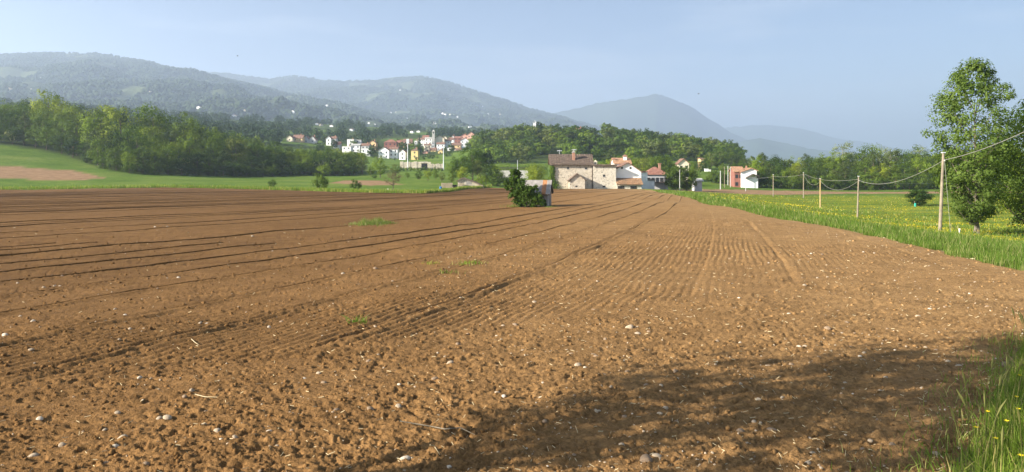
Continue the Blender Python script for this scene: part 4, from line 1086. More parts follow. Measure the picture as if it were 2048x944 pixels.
# masts
for px, t0, d, lab in ((815.5, 287, 400, 'tall pale floodlight mast beside the white gabled house'), (887, 296, 400, 'tall pale floodlight mast at the end of the retaining wall'), (1035, 320, 330, 'thin pale mast above the long grey building')):
    x = PX(px, d); zg = tz(x, d) - 0.3; top = PZ(t0, d) - zg
    o = empty('floodlight_mast', (x, d, zg)); r0 = 0.30 if px < 900 else 0.12
    MB().tube([(0, 0, 0), (0, 0, top)], [r0, r0 * 0.6], 8).build('pole', M['steel'], o)
    if px < 900: MB().box(-0.7, 0.7, -0.25, 0.25, top, top + (2.4 if px < 850 else 0.6)).build('lamp_head', M['steel'], o)
    tag(o, lab, 'mast')
# vineyard rows at the hill foot
for k in range(6):
    d = 360 + k * 14; y_ = []
    V1 = []; r = np.random.default_rng(500 + k)
    xa, xb = PX(965, d), PX(1095, d); n = 900
    cx = r.uniform(xa, xb, n); cy = d + r.normal(0, 0.35, n); cz = terrain(cx, cy) + r.uniform(0.3, 1.9, n)
    Vq, Fq = leaf_quads(np.c_[cx, cy, cz], r.normal(size=(n, 3)) + np.array([0, -0.4, 0.4]), r.uniform(0.3, 0.7, n), r)
    o = np_obj('vine_row', Vq, Fq, M['leaf_mid'], attrs={'tint': np.repeat(r.uniform(0.2, 1, n), 4)})
    tag(o, 'green vine row at the foot of the wooded hill', 'vines', 'vine rows at the hill foot')

# ------------------------------------------------------------------ the farm
D = 215.0
G = plane(D) - 0.7
# stone farmhouse
xl, xr = PX(1104, D), PX(1185, D); zE = PZ(326.5, D); zR = PZ(310, D + 4.5); dep = 9.0
o = empty('stone_farmhouse', ((xl + xr) / 2, D, G), 0); hw = (xr - xl) / 2; E = zE - G; R = zR - G
wall = MB().prism([(0, 0), (dep, 0), (dep, E), (dep/2, R - 0.1), (0, E)], 'x', -hw, hw).build('wall', M['wall_stone'], o)
rb = MB(); sl = (R - E) / (dep/2); ov = 0.75
for a in ([(dep/2, R), (-ov, E - sl*ov), (-ov, E - sl*ov + 0.2), (dep/2, R + 0.2)], [(dep/2, R), (dep + ov, E - sl*ov), (dep + ov, E - sl*ov + 0.2), (dep/2, R + 0.2)]): rb.prism(a, 'x', -hw - 0.75, hw + 0.35)
rf = rb.build('roof', M['tile_old'], o)
MB().box(-hw - 0.7, hw + 0.3, -ov + 0.08, -ov + 0.2, E - sl*ov - 0.22, E - sl*ov - 0.02).build('eaves_board', M['slab'], rf)
tr_ = MB(); 
for i in range(46):   # rows of cover tiles running down the slope
    xx = -hw - 0.65 + i * (2*hw + 0.9) / 45
    tr_.prism([(-ov - 0.02, E - sl*ov + 0.19), (dep/2, R + 0.19), (dep/2, R + 0.27), (-ov - 0.02, E - sl*ov + 0.27)], 'x', xx - 0.07, xx + 0.07)
t_ = tr_.build('cover_tiles', M['tile_old'], rf); t_['kind'] = 'stuff'
cx = PX(1148, D) - (xl + xr) / 2
cb = MB(); cb.box(cx - 0.38, cx + 0.38, 1.2, 2.0, E + 0.3, PZ(305, D + 1.6) - G); cb.build('chimney_stack', M['brick'], rf)
zc = PZ(305, D + 1.6) - G
cb = MB(); cb.prism([(cx - 0.55, zc), (cx + 0.55, zc), (cx, zc + 0.6)], 'y', 1.05, 2.15); cb.build('chimney_cap', M['concrete'], rf)
for px, y0, t0 in ((1121, 5.2, 300), (1151, 5.0, 298)):
    ax = PX(px, D) - (xl + xr)/2; zt = PZ(t0, D + y0) - G
    mb = MB(); mb.tube([(ax, y0, R - 0.3), (ax, y0, zt)], 0.05, 5); mb.box(ax - 0.7, ax + 0.7, y0 - 0.03, y0 + 0.03, zt - 0.25, zt - 0.15)
    for q in (-0.6, -0.3, 0.0, 0.3, 0.6): mb.box(ax + q - 0.03, ax + q + 0.03, y0 - 0.35, y0 + 0.35, zt - 0.32, zt - 0.26)
    mb.build('antenna', M['steel'], rf)
for px, py in ((1136, 338), (1172, 338.5)):
    w_ = MB().box(-0.33, 0.33, -0.03, 0.2, 0, 0.5).build('window', M['glass'], o); w_.location = (PX(px, D) - (xl+xr)/2, 0, PZ(py, D) - G)
    s_ = MB().box(-0.45, 0.45, -0.10, 0.0, -0.1, -0.004).build('window_sill', M['concrete'], w_)
MB().tube([(hw - 0.1, -0.1, 0.2), (hw - 0.1, -0.1, E - 0.3)], 0.07, 6).build('downpipe', M['slab'], o)
# annex with gable
ax0, ax1 = PX(1139, D - 3.4) - (xl+xr)/2, PX(1170, D - 3.4) - (xl+xr)/2; am = (ax0+ax1)/2; aE = PZ(360, D - 3.4) - G; aR = PZ(347.5, D - 3.4) - G
an = MB().prism([(ax0, 0), (ax1, 0), (ax1, aE), (am, aR), (ax0, aE)], 'y', -3.4, -0.01).build('annex_wall', M['wall_stone'], o)
rb = MB(); asl = (aR - aE) / (am - ax0)
for s_ in (-1, 1): rb.prism([(am, aR + 0.02), (am + s_*(am - ax0 + 0.45), aE - asl*0.45 + 0.02), (am + s_*(am - ax0 + 0.45), aE - asl*0.45 + 0.2), (am, aR + 0.2)], 'y', -3.85, -0.02)
rb.build('annex_roof', M['tile_old'], o)
w_ = MB().box(-0.3, 0.3, -0.03, 0.1, 0, 0.45).build('annex_window', M['glass'], o); w_.location = (PX(1153, D-3.4) - (xl+xr)/2, -3.4, PZ(374.5, D-3.4) - G)
tag(o, 'old stone farmhouse with brown tiled roof, brick chimney and small gabled annex', 'farmhouse')
# ivy on the corner
r = np.random.default_rng(77); n = 4200
iz = r.uniform(0, 1, n)**0.8; ix = xl - 0.2 + np.abs(r.normal(0, 0.55, n)) * (1.3 - iz) + 0.25*np.sin(iz*9); 
iy = D - 0.15 - np.abs(r.normal(0, 0.16, n)); left = r.random(n) < 0.3
ix = np.where(left, xl - 0.15 - np.abs(r.normal(0, 0.15, n)), ix); iy = np.where(left, D + r.uniform(0, 2.5, n), iy)
Vq, Fq = leaf_quads(np.c_[ix, iy, G + 0.6 + iz * (E - 1.3)], r.normal(size=(n, 3)) * 0.5 + np.array([-0.3, -1, 0.3]), r.uniform(0.25, 0.5, n), r)
iv = np_obj('ivy', Vq, Fq, M['leaf_mid'], attrs={'tint': np.repeat(r.uniform(0.1, 1, n), 4)})
tag(iv, 'green ivy climbing the left corner of the stone farmhouse', 'ivy')
# square stone block
D2 = 214.4; x0, x1 = PX(1186.5, D2), PX(1232, D2)
o = empty('stone_barn', ((x0+x1)/2, D2, G), 0); hw2 = (x1-x0)/2; E2 = PZ(331, D2) - G
MB().box(-hw2, hw2, 0, 8.6, 0, E2).build('wall', M['wall_block'], o)
rf = MB().prism([(-0.55, E2 + 0.02), (9.0, E2 - 0.5), (9.0, E2 - 0.2), (-0.55, E2 + 0.32)], 'x', -hw2 - 0.35, hw2 + 0.35).build('roof', M['tile_old'], o)
MB().box(-hw2 - 0.3, hw2 + 0.3, -0.5, -0.3, E2 - 0.18, E2 + 0.0).build('eaves_board', M['slab'], rf)
cx = PX(1192, D2) - (x0+x1)/2
mb = MB().box(cx - 0.42, cx + 0.42, 1.0, 1.8, E2, E2 + 1.0); mb.prism([(cx - 0.55, E2 + 1.0), (cx + 0.55, E2 + 1.0), (cx, E2 + 1.55)], 'y', 0.9, 1.9)
cm = mb.build('chimney', M['cream'], rf)
MB().box(cx - 0.18, cx + 0.18, 0.95, 1.02, E2 + 0.55, E2 + 0.85).build('chimney_opening', M['glass'], cm)
for px, py, w, h in ((1208, 353.5, 0.30, 0.55), (1208, 374.5, 0.40, 0.4), (1204, 345, 0.22, 0.14)):
    q = MB().box(-w, w, -0.03, 0.15, 0, h*1.1).build('window', M['glass'], o); q.location = (PX(px, D2) - (x0+x1)/2, 0, PZ(py, D2) - G)
    if w > 0.25: MB().box(-w - 0.12, w + 0.12, -0.09, 0.0, -0.12, -0.004).build('window_sill', M['concrete'], q)
tag(o, 'square stone barn block with dark eaves between the farmhouse and white gable', 'barn')
# white gabled house
D3 = 216.4; x0, x1 = PX(1231, D3), PX(1282.5, D3); xm = PX(1256, D3)
o = empty('white_house', (xm, D3, G), 0)
a, b = x0 - xm, x1 - xm; R3 = PZ(326, D3) - G; E3 = PZ(344, D3) - G; sl3 = (R3 - E3) / b; EL = R3 - sl3 * abs(a) * 0.75
MB().prism([(a, 0), (b, 0), (b, E3), (0, R3), (a, EL)], 'y', 0, 12).build('wall', M['white'], o)
rb = MB(); rb.prism([(0, R3 + 0.02), (b + 0.4, E3 - sl3*0.4 + 0.02), (b + 0.4, E3 - sl3*0.4 + 0.22), (0, R3 + 0.24)], 'y', -0.5, 12.5)
rb.prism([(0, R3 + 0.02), (a - 0.1, EL - 0.05), (a - 0.1, EL + 0.2), (0, R3 + 0.24)], 'y', -0.5, 12.5)
rf = rb.build('roof', M['tile_brown'], o)
for px in (1244, 1261):
    wb = MB(); wb.prism([(0.32*math.cos(t), 0.32*math.sin(t)) for t in np.linspace(0, 2*math.pi, 12, endpoint=False)], 'y', -0.03, 0.1)
    q = wb.build('round_window', M['glass'], o); q.location = (PX(px, D3) - xm, 0, PZ(336, D3) - G)
tag(o, 'white rendered gable house with two round windows beside the stone barn', 'house')
# rear wing with orange roof and two chimneys
o = house('rear farm wing with orange tiled roof and two stout chimneys', 1229, 1262, 317, 327, 345, 224, 'e', 'white', 'tile_or', depth=8, wind=False, over=0.3)
rfp = [c for c in o.children if c.name.startswith('roof')][0]
d = 225; zb_ = o.location.z
for px, t0, bt, w, mt in ((1229.5, 319, 327, 0.42, 'cream'), (1251.5, 313, 324, 0.48, 'white')):
    cx = PX(px, d) - o.location.x
    c_ = MB().box(cx - w, cx + w, 2.0, 2.9, PZ(bt + 3, d) - zb_, PZ(t0, d) - zb_).build('chimney', M[mt], rfp)
    zt = PZ(t0, d) - zb_
    mb = MB(); mb.box(cx - w - 0.22, cx + w + 0.22, 1.85, 3.05, zt + 0.003, zt + 0.22); mb.prism([(cx - w - 0.1, zt + 0.22), (cx + w + 0.1, zt + 0.22), (cx, zt + 0.6)], 'y', 1.9, 3.0); mb.build('chimney_cap', M['brick'], c_)
# low annex
D4 = 213.4; x0, x1 = PX(1232.8, D4), PX(1283, D4); xm = (x0+x1)/2; hw4 = (x1-x0)/2
o = empty('low_outbuilding', (xm, D4, G), 0); E4 = PZ(367, D4) - G; R4 = PZ(355.5, 216.9) - G
MB().prism([(0, 0), (3.5, 0), (3.5, R4 - 0.05), (0, E4)], 'x', -hw4 + 0.1, hw4).build('wall', M['wall_block'], o)
sl4 = (R4 - E4) / 3.5
rf = MB().prism([(-0.6, E4 - sl4*0.6), (3.55, R4), (3.55, R4 + 0.2), (-0.6, E4 - sl4*0.6 + 0.2)], 'x', -hw4 + 0.05, hw4 + 0.35).build('roof', M['tile_annex'], o)
MB().box(-hw4 + 0.06, hw4 + 0.3, -0.56, -0.45, E4 - sl4*0.6 - 0.16, E4 - sl4*0.6 - 0.01).build('eaves_board', M['slab'], rf)
for px in (1242, 1267):
    q = MB().box(-0.42, 0.42, -0.03, 0.1, 0, 0.85).build('window', M['glass'], o); q.location = (PX(px, D4) - xm, 0, PZ(378.2, D4) - G)
    for s_ in (-1, 1): sh = MB().box(-0.22, 0.22, -0.08, -0.03, 0, 0.9).build('shutter', M['shutter'], q); sh.location = (s_*0.66, 0, -0.02)
    MB().box(-0.5, 0.5, -0.1, 0, -0.12, -0.004).build('window_sill', M['white'], q)
tag(o, 'low outbuilding with weathered orange roof and shuttered windows below the white gable', 'outbuilding')
# wing further right
house('white narrow wing joining the white gable to the hipped house', 1282.5, 1295, 342, 345, 376, 222, 'f', 'white', 'tile_brown', depth=9, wind=False)
o = house('grey walled house with red hipped roof behind the farm', 1293, 1336, 333.5, 349.5, 376, 240, 'h', 'greywall', 'tile_red', depth=9, win=5, chim=1)
bl = MB(); bl.box(-3.2, 3.9, -1.5, 0.0, 2.55, 2.75); bl.build('balcony', M['slab'], o)
mb = MB()
for i in range(12): mb.box(0.6 + i*0.29, 0.64 + i*0.29, -1.48, -1.44, 2.75, 3.6)
mb.box(0.5, 3.9, -1.5, -1.42, 3.6, 3.68); mb.build('balcony_railing', M['slab'], o)
house('low white garage in front of the hipped house', 1294.5, 1309, 360, 361, 376, 234, 'f', 'white', 'slab', depth=4, wind=False, cat='garage', name='garage')

# ------------------------------------------------------------------ small stone barn with woodpile
d = 222; x0, x1 = PX(915.5, d), PX(957, d); xm = (x0+x1)/2; zg = min(tz(x0, d), tz(x1, d)) - 0.3
o = empty('small_stone_barn', (xm, d, zg), 0); a, b = x0-xm, x1-xm; pk = PX(926, d) - xm
zE = PZ(361, d) - zg; zP = PZ(356.5, d) - zg; zEr = PZ(368, d) - zg
MB().prism([(a, 0), (b, 0), (b, zEr), (pk, zP), (a, zE)], 'y', 0, 5).build('wall', M['wall_stone'], o)
rb = MB(); rb.prism([(a - 0.4, zE - 0.25), (pk, zP + 0.02), (pk, zP + 0.2), (a - 0.4, zE - 0.05)], 'y', -0.6, 5.4); rb.prism([(pk, zP + 0.02), (b + 0.4, zEr - 0.15), (b + 0.4, zEr + 0.05), (pk, zP + 0.2)], 'y', -0.6, 5.4); rb.build('roof', M['tile_old'], o)
MB().box(pk + 0.9, pk + 2.6, -0.02, 0.1, zEr - 0.1, zP - 0.75).build('metal_panel', M['metal'], o)
MB().box(a + 0.7, a + 1.5, -0.02, 0.1, 0.2, zE - 1.0).build('door', M['plank'], o)
tag(o, 'small stone barn with lopsided brown roof at the far field edge', 'barn')
def log_pile(label, px0, px1, pt, d, name='woodpile'):
    x0, x1 = PX(px0, d), PX(px1, d); zg = min(tz(x0, d), tz(x1, d)) - 0.15; zt = PZ(pt, d)
    mb = MB(); z = zg + 0.12; row = 0
    while z < zt:
        x = x0 + (row % 2) * 0.12 + random.uniform(0, 0.1) + row*0.03
        while x < x1 - row*0.03:
            rd = random.uniform(0.09, 0.15); mb.tube([(x, d + random.uniform(-0.12, 0.05), z), (x, d + 1.0, z + 0.01)], rd, 6); x += rd * 2.0
        z += 0.22; row += 1
    o = mb.build(name, M['log']); tag(o, label, 'woodpile'); return o
log_pile('stacked pile of cut logs on the lawn left of the small barn', 881.5, 906, 366.5, 218)
log_pile('low heap of logs leaning in front of the small barn door', 917, 929, 366, 220.5)
log_pile('rough log heap against the right end of the small barn', 956, 967, 369, 221)
mb = MB().box(-0.6, 0.6, 0, 1.0, 0, 0.8); mb.box(-0.7, 0.7, -0.1, 1.1, 0.803, 0.88)
o = mb.build('crate', M['black']); o.location = (PX(909, 220), 220, tz(PX(909, 220), 220) - 0.05); tag(o, 'dark covered crate between woodpile and small barn', 'crate')
# blue barrel and stake, plank trestle
d = 190; x = PX(881.5, d); z = tz(x, d) - 0.05
o = empty('barrel', (x, d, z)); ang = np.linspace(0, 2*math.pi, 14, endpoint=False)
mb = MB(); mb.tube([(0,0,0),(0,0,0.05),(0,0,0.3),(0,0,0.6),(0,0,0.85),(0,0,0.9)], [0.28,0.30,0.32,0.32,0.30,0.27], 14); mb.build('body', M['blue'], o)
MB().tube([(0,0,0.905),(0,0,0.95)], 0.2, 12).build('lid', M['blue'], o); tag(o, 'blue plastic barrel on the lawn edge before the woodpile', 'barrel')
mb = MB().tube([(0,0,-0.2),(0.02,0,1.3)], 0.05, 6); o = mb.build('wooden_stake', M['pole']); o.location = (PX(878.5, d), d, z); tag(o, 'thin dark stake beside the blue barrel', 'stake')
mb = MB().tube([(-0.9,0,0.0),(0.5,0.2,1.0)], 0.07, 6); mb.tube([(0.5,0.2,1.02),(0.75,0.1,0.0)], 0.06, 6); mb.tube([(0.45,0.15,0.95),(0.35,0.7,0.0)], 0.06, 6)
o = mb.build('log_trestle', M['straw']); o.location = (PX(920, 200), 200, tz(PX(920, 200), 200) - 0.03); tag(o, 'pale propped log trestle on the lawn before the small barn', 'trestle')
mb = MB().box(-0.15, 0.15, -0.15, 0.15, 0, 0.55); mb.prism([(-0.15, 0.55), (0.15, 0.55), (0, 0.7)], 'y', -0.15, 0.15)
o = mb.build('boundary_marker', M['cream']); o.location = (PX(775.5, 182), 182, tz(PX(775.5, 182), 182) - 0.05); tag(o, 'small pale marker stone beside the thin brown tree', 'marker')

# ------------------------------------------------------------------ shed and bush in the field
d = 79.0; yaw = -math.radians(11)
gz0 = tz(2.5, d) - 0.15
sh = empty('field_shed', (PX(1074, d), d, gz0), yaw)
L2, DP, E, R = 1.18, 2.1, 1.78, 2.78
wb = MB().prism([(0, 0), (DP, 0), (DP, E), (DP/2, R - 0.06), (0, E)], 'x', -L2, L2); wb.build('wall', M['plank'], sh)
ns = 6; sl = (R - E) / (DP/2)
for i in range(ns):
    xa = -L2 - 0.2 + i * (2*L2 + 0.4) / ns; xb = xa + (2*L2 + 0.4) / ns + 0.03
    for side in (0, 1):
        mb = MB(); k = 8
        for j in range(k):
            u0 = xa + (xb-xa)*j/k; u1 = xa + (xb-xa)*(j+1)/k
            o0 = 0.02 * (j % 2); o1 = 0.02 * ((j+1) % 2); dz = 0.006 * (i % 2)
            ye, yr = (-0.38, DP/2 + 0.05) if side == 0 else (DP + 0.3, DP/2 - 0.02)
            ze_ = E - sl*0.38 if side == 0 else E - sl*0.3
            zt_ = R + (0.05 if side == 0 else 0.0)
            for (p, q) in (((0.02, 0.0)),): pass
            mb.poly([(u0, ye, ze_ + o0 + dz + 0.03), (u1, ye, ze_ + o1 + dz + 0.03), (u1, yr, zt_ + o1 + dz + 0.03), (u0, yr, zt_ + o0 + dz + 0.03)])
            mb.poly([(u0, ye, ze_ + o0 + dz), (u1, ye, ze_ + o1 + dz), (u1, yr, zt_ + o1 + dz), (u0, yr, zt_ + o0 + dz)])
        q = mb.build('roof_sheet', M['rust' if i == ns - 2 else 'metal'], sh)
        if i == ns - 2 and side == 0: q['label'] = 'rusty brown roof sheet'
MB().prism([(-0.34, E - sl*0.34 - 0.1), (DP/2, R - 0.12), (DP + 0.28, E - sl*0.3 - 0.1), (DP + 0.28, E - sl*0.3 - 0.02), (DP/2, R - 0.02), (-0.34, E - sl*0.34 - 0.01)], 'x', L2 + 0.02, L2 + 0.16).build('barge_board', M['slab'], sh)
MB().box(-L2 - 0.08, -L2 + 0.06, -0.07, 0.07, 0, E).build('corner_post', M['pole'], sh)
MB().box(L2 - 0.10, L2 + 0.05, -0.06, 0.08, 0, E).build('corner_post', M['concrete'], sh)
for i in range(9):
    y0 = 0.12 + i * (DP - 0.2) / 9
    MB().box(L2 + 0.005, L2 + 0.028 + 0.006*(i % 2), y0, y0 + (DP - 0.2)/9 - 0.015, 0.05, E + min(1, (1 - abs(y0 + 0.1 - DP/2)/(DP/2))) * (R - E) * 0.8).build('plank', M['plank'], sh)
tag(sh, 'small plank shed with corrugated metal roof standing in the ploughed field', 'shed')
def bush(name, label, pts, per, leaf, mat, seed, base, cat='bush', stems=10):
    r = np.random.default_rng(seed); cs = np.array([p[:3] for p in pts]); rad = np.array([p[3] for p in pts])
    sub = []; sr = []
    for c, q in zip(cs, rad):
        for _ in range(max(6, int(q * 30))):
            v = r.normal(size=3); v /= np.linalg.norm(v); sub.append(c + v * q * r.uniform(0.35, 0.95)); sr.append(q * r.uniform(0.26, 0.44))
    sub = np.array(sub); sr = np.array(sr)
    k = np.repeat(np.arange(len(sub)), per); dirs = r.normal(size=(len(k), 3)); dirs /= np.linalg.norm(dirs, axis=1, keepdims=True)
    cen = sub[k] + dirs * (sr[k] * r.uniform(0.3, 1.05, len(k))**0.6)[:, None]; cen[:, 2] = np.maximum(cen[:, 2], 0.05)
    Vq, Fq = leaf_quads(cen, dirs + r.normal(size=dirs.shape) * 0.6 + np.array([0, 0, 0.4]), leaf * r.uniform(0.6, 1.4, len(k)), r)
    o = empty(name, base)
    tn = np.clip(r.uniform(0, 0.6, len(sub))[k] + r.uniform(0, 0.4, len(k)), 0, 1)
    np_obj('foliage', Vq, Fq, M[mat], o, attrs={'tint': np.repeat(tn, 4)})
    mb = MB(); m0 = cs[:, :2].mean(0)
    for c in sub[r.choice(len(sub), stems)]:
        p0 = np.array([m0[0] + r.normal(0, 0.2), m0[1] + r.normal(0, 0.2), -0.2]); mb.tube([p0, p0*0.4 + c*0.6 + [0, 0, -0.1], c], [0.06, 0.035, 0.012], 5)
    mb.build('stem', M['bark'], o)
    tag(o, label, cat); return o
d = 77.4; bx = PX(1046, d)
s_ = d / F
def bp(px, py, dy, r): return ((px - 1046) * s_, dy, (414 - py) * s_, r * s_)
bush('elder_bush', 'big dark green elder bush half covering the field shed', [bp(1030, 352, 0.3, 15), bp(1022, 368, 0.2, 15), bp(1040, 375, 0.0, 20), bp(1030, 390, 0, 16), bp(1052, 392, -0.2, 22), bp(1070, 396, -0.5, 17), bp(1080, 402, -0.7, 12), bp(1042, 404, -0.2, 12), bp(1063, 380, -0.3, 14), bp(1028, 343, 0.3, 9), bp(1066, 408, -0.5, 9)], 44, 0.17, 'leaf_elder', 91, (bx, d, tz(bx, d)), stems=16)

# ------------------------------------------------------------------ big poplar and the trees beside it
def big_tree(name, label, x, y, H, w, base, n_cl, per, leaf, mat, seed, shape, rad, bark, lean=0.0, spread=0.8, double=False, n_limb=40):
    r = np.random.default_rng(seed)
    V, Fq, t, cs = crown_arrays(r, H, w, base, n_cl, per, leaf, shape, 0.8, spread)
    o = empty(name, (x, y, tz(x, y) - 0.05))
    np_obj('crown', V, Fq, M[mat], o, attrs={'tint': t})
    link(bpy.data.objects.new('trunk', trunk_mesh('trunk', r, H, base, cs, rad, M[bark], n_limb, lean, 9)), o)
    if double:
        mb = MB(); mb.tube([(0.05, -0.02, 0.1), (0.30, -0.05, 1.2), (0.75, 0.0, 3.2), (1.1, 0.1, 6.0)], [rad*0.75, rad*0.6, rad*0.42, rad*0.15], 8); mb.build('side_trunk', M[bark], o)
    tag(o, label, 'tree'); return o
d = 66; xp = PX(1948, d)
PH = PZ(116, d) - tz(xp, d)
big_tree('poplar_tree', 'tall leafy poplar with pale forked trunk beside the wooden pole', xp, d, PH - 0.3, 7.9, 1.2, 390, 66, 0.20, 'leaf_poplar', 201, 'tall', 0.19, 'bark_poplar', 0.012, 0.52, True, 46)
big_tree('hazel_tree', 'yellow green leafy tree crowding in behind the big poplar', PX(2055, 70), 70, 11.0, 8.5, 0.4, 140, 80, 0.22, 'leaf_yel', 202, 'round', 0.2, 'bark', 0, 0.7)
big_tree('hazel_tree', 'dark leafy tree at the field edge beyond the big poplar', PX(2085, 74), 74, 12.0, 9.0, 0.6, 110, 70, 0.24, 'leaf_mid', 203, 'round', 0.2, 'bark', 0, 0.7)
# the tree standing left of the viewer, whose shade lies over the near corner of the field
big_tree('walnut_tree', 'broad leafy tree whose shade falls across the near ploughed soil', -9.6, 4.4, 10.8, 6.0, 4.5, 50, 55, 0.25, 'leaf_mid', 204, 'round', 0.22, 'bark', 0.02, 0.75)

# small round fruit tree in the meadow with teal guard
d = 163; x = PX(1837, d)
place_tree('round0', 'fruit_tree', x, d, PZ(376, d) - tz(x, d), 'small dark round tree standing alone in the flowering meadow', None, 'tree', 1.35)
x = PX(1830.5, d - 2); z = tz(x, d - 2)
o = empty('tree_guard', (x, d - 2, z - 0.05)); MB().tube([(0,0,0),(0,0,0.75)], [0.2, 0.17], 10).build('sleeve', M['teal'], o); MB().tube([(0.0,0.3,0),(0,0.3,1.2)], 0.04, 5).build('stake', M['pole'], o)
tag(o, 'teal plastic guard standing under the small round tree', 'guard')

# ------------------------------------------------------------------ poles and cables
def upole(px, top, d, label, mat='pole', r0=0.13, lean=0.0, dpx=0, group=None):
    x = PX(px, d); z = tz(x, d) - 0.4; H = PZ(top, d) - z
    o = empty('utility_pole', (x, d, z))
    MB().tube([(0, 0, 0), (lean * 0.5, 0, H/2), (lean, 0, H)], [r0, r0 * 0.85, r0 * 0.68], 10).build('shaft', M[mat], o)
    MB().tube([(lean - 0.02, -r0, H - 0.55), (lean - 0.02, -r0 - 0.12, H - 0.55)], 0.035, 6).build('insulator', M['concrete'], o)
    MB().box(lean - r0*0.9, lean + r0*0.9, -r0*0.9, r0*0.9, H, H + 0.06).build('cap', M['steel'], o)
    tag(o, label, 'pole', group)
    return Vector((x + lean, d - r0, z + H - 0.5))
P1 = upole(1879, 306, 55, 'tall weathered wooden pole beside the big poplar', 'pole', 0.125, 0.28)
P2 = upole(1714.5, 353, 100, 'weathered wooden pole on the meadow edge, next after the tall one', 'pole', 0.12, 0.18)
P3 = upole(1640.5, 357, 154, 'yellowish fresh wooden pole in the flowering meadow', 'pole_y', 0.15)
P4 = upole(1607, 345, 196, 'pale pole at the meadow end beyond the yellowish pole', 'pole', 0.14)
P5 = upole(1546.5, 349, 203, 'pale pole rising from the brown strip field', 'pole', 0.14)
P6 = upole(1491.5, 350, 250, 'thin pale pole in front of the red and white house', 'pole_c', 0.14)
P7 = upole(1441, 342, 262, 'pale square pole left of the red and white house', 'pole_c', 0.20)
P8 = upole(1359.5, 340, 222, 'thin pale pole in front of the round maples', 'pole_c', 0.12)
P9 = upole(1449, 334, 275, 'thin wooden pole behind the pale square pole', 'pole', 0.13)
P10 = upole(1456, 332, 292, 'taller pale pole in the row left of the red and white house', 'pole_c', 0.18)
P11 = upole(1461, 334, 280, 'last pale pole before the red and white house wall', 'pole_c', 0.15)
x0, d0 = 27.0, 35.0; z0 = tz(x0, d0)
o = empty('utility_pole', (x0, d0, z0 - 0.4)); MB().tube([(0,0,0),(0,0,8.6)], [0.18, 0.12], 10).build('shaft', M['pole'], o); tag(o, 'wooden pole beyond the right end of the grass strip', 'pole')
P0 = Vector((x0, d0, z0 + 7.8))
def cable(a, b, sag, r, label, n=26):
    pts = []
    for i in range(n + 1):
        t = i / n; p = a.lerp(b, t); p.z -= sag * 4 * t * (1 - t); pts.append(p)
    o = MB().tube(pts, r, 5).build('overhead_cable', M['cable']); tag(o, label, 'cable'); return o
cable(P0, P1, 0.45, 0.022, 'thick grey cable rising right from the tall pole past the poplar')
cable(P1, P2, 1.0, 0.022, 'thick grey cable sagging from the tall pole to the next pole')
cable(P2, P3, 1.5, 0.022, 'grey cable sagging between the weathered pole and the yellowish pole')
cable(P3, P4, 1.6, 0.025, 'grey cable dipping from the yellowish pole to the pale meadow pole')
cable(P4, P5, 0.3, 0.022, 'thin cable between the pale meadow pole and the brown strip pole')
cable(P5, P6, 0.5, 0.022, 'thin cable from the brown strip pole towards the red and white house')
cable(P2 + Vector((0, 0, 0.15)), P4 + Vector((0, 0, 0.2)), 0.8, 0.02, 'taut thin cable from the weathered pole to the pale meadow pole')
a = P2 + Vector((0, 0, 0.1)); b = Vector((PX(1905, 170), 170, PZ(361, 170)))
cable(a, b, 0.6, 0.02, 'thin cable from the weathered pole running behind the poplar')
stay = MB().tube([P1 + Vector((0.0, 0, 0.1)), (P1.x + 0.18, P1.y - 0.5, tz(P1.x + 0.2, P1.y - 0.5))], 0.012, 5).build('stay_wire', M['cable']); tag(stay, 'thin stay wire hanging down beside the tall weathered pole', 'wire')
mk = MB().box(-0.03, 0.03, -0.03, 0.03, 0, 0.55); mk.box(-0.045, 0.045, -0.045, 0.045, 0.55, 0.65); o = mk.build('marker_post', M['white']); o.location = (PX(1919, 60), 60, tz(PX(1919, 60), 60) - 0.1); tag(o, 'small white marker post between tall pole and poplar', 'post')

# ------------------------------------------------------------------ mid-distance woods that read as one mass
def far_wood():
    r = np.random.default_rng(300); V = []; Fs = []; T = []; n = 0; c = 0; tries = 0
    while c < 1700 and tries < 30000:
        tries += 1
        px = r.uniform(-80, 1010); d = 600 + 1000 * r.random()**1.3
        if px > 735 and d < 880: continue
        if px < 560 and d < 560: continue
        x = PX(px, d); g = tz(x, d)
        if fbm(np.array([x / 120]), np.array([d / 120]), 31, 3)[0] < -0.28: continue
        H = r.uniform(7, 14); py0 = HOR - (g + H - CAMZ) / d * F; py1 = HOR - (g - CAMZ) / d * F; hwp = H * 0.5 / d * F
        if any(a - hwp < px < b + hwp and py0 < bb - 1 and py1 > rt and d < dd + 8 for a, b, rt, bb, dd in HOUSE_RECTS): continue
        w = H * r.uniform(0.75, 1.1); m = 70
        dirs = r.normal(size=(m, 3)); dirs /= np.linalg.norm(dirs, axis=1, keepdims=True)
        cen = np.array([x, d, g + H * 0.52]) + dirs * np.array([w/2, w/2, H*0.48]) * (r.uniform(0.55, 1.05, m)[:, None])
        Vq, Fq = leaf_quads(cen, dirs + r.normal(size=dirs.shape) * 0.45, H * 0.20 * r.uniform(0.6, 1.3, m), r)
        V.append(Vq); Fs.append(Fq + n); n += len(Vq); base = r.uniform(0, 0.7); T.append(np.repeat(np.clip(base + r.uniform(0, 0.3, m), 0, 1), 4)); c += 1
    o = np_obj('far_wood', np.concatenate(V), np.concatenate(Fs), M['leaf_far'], attrs={'tint': np.concatenate(T)})
    tag(o, 'far woods and hedges covering the slopes around the village', 'woods', kind='stuff')
far_wood()
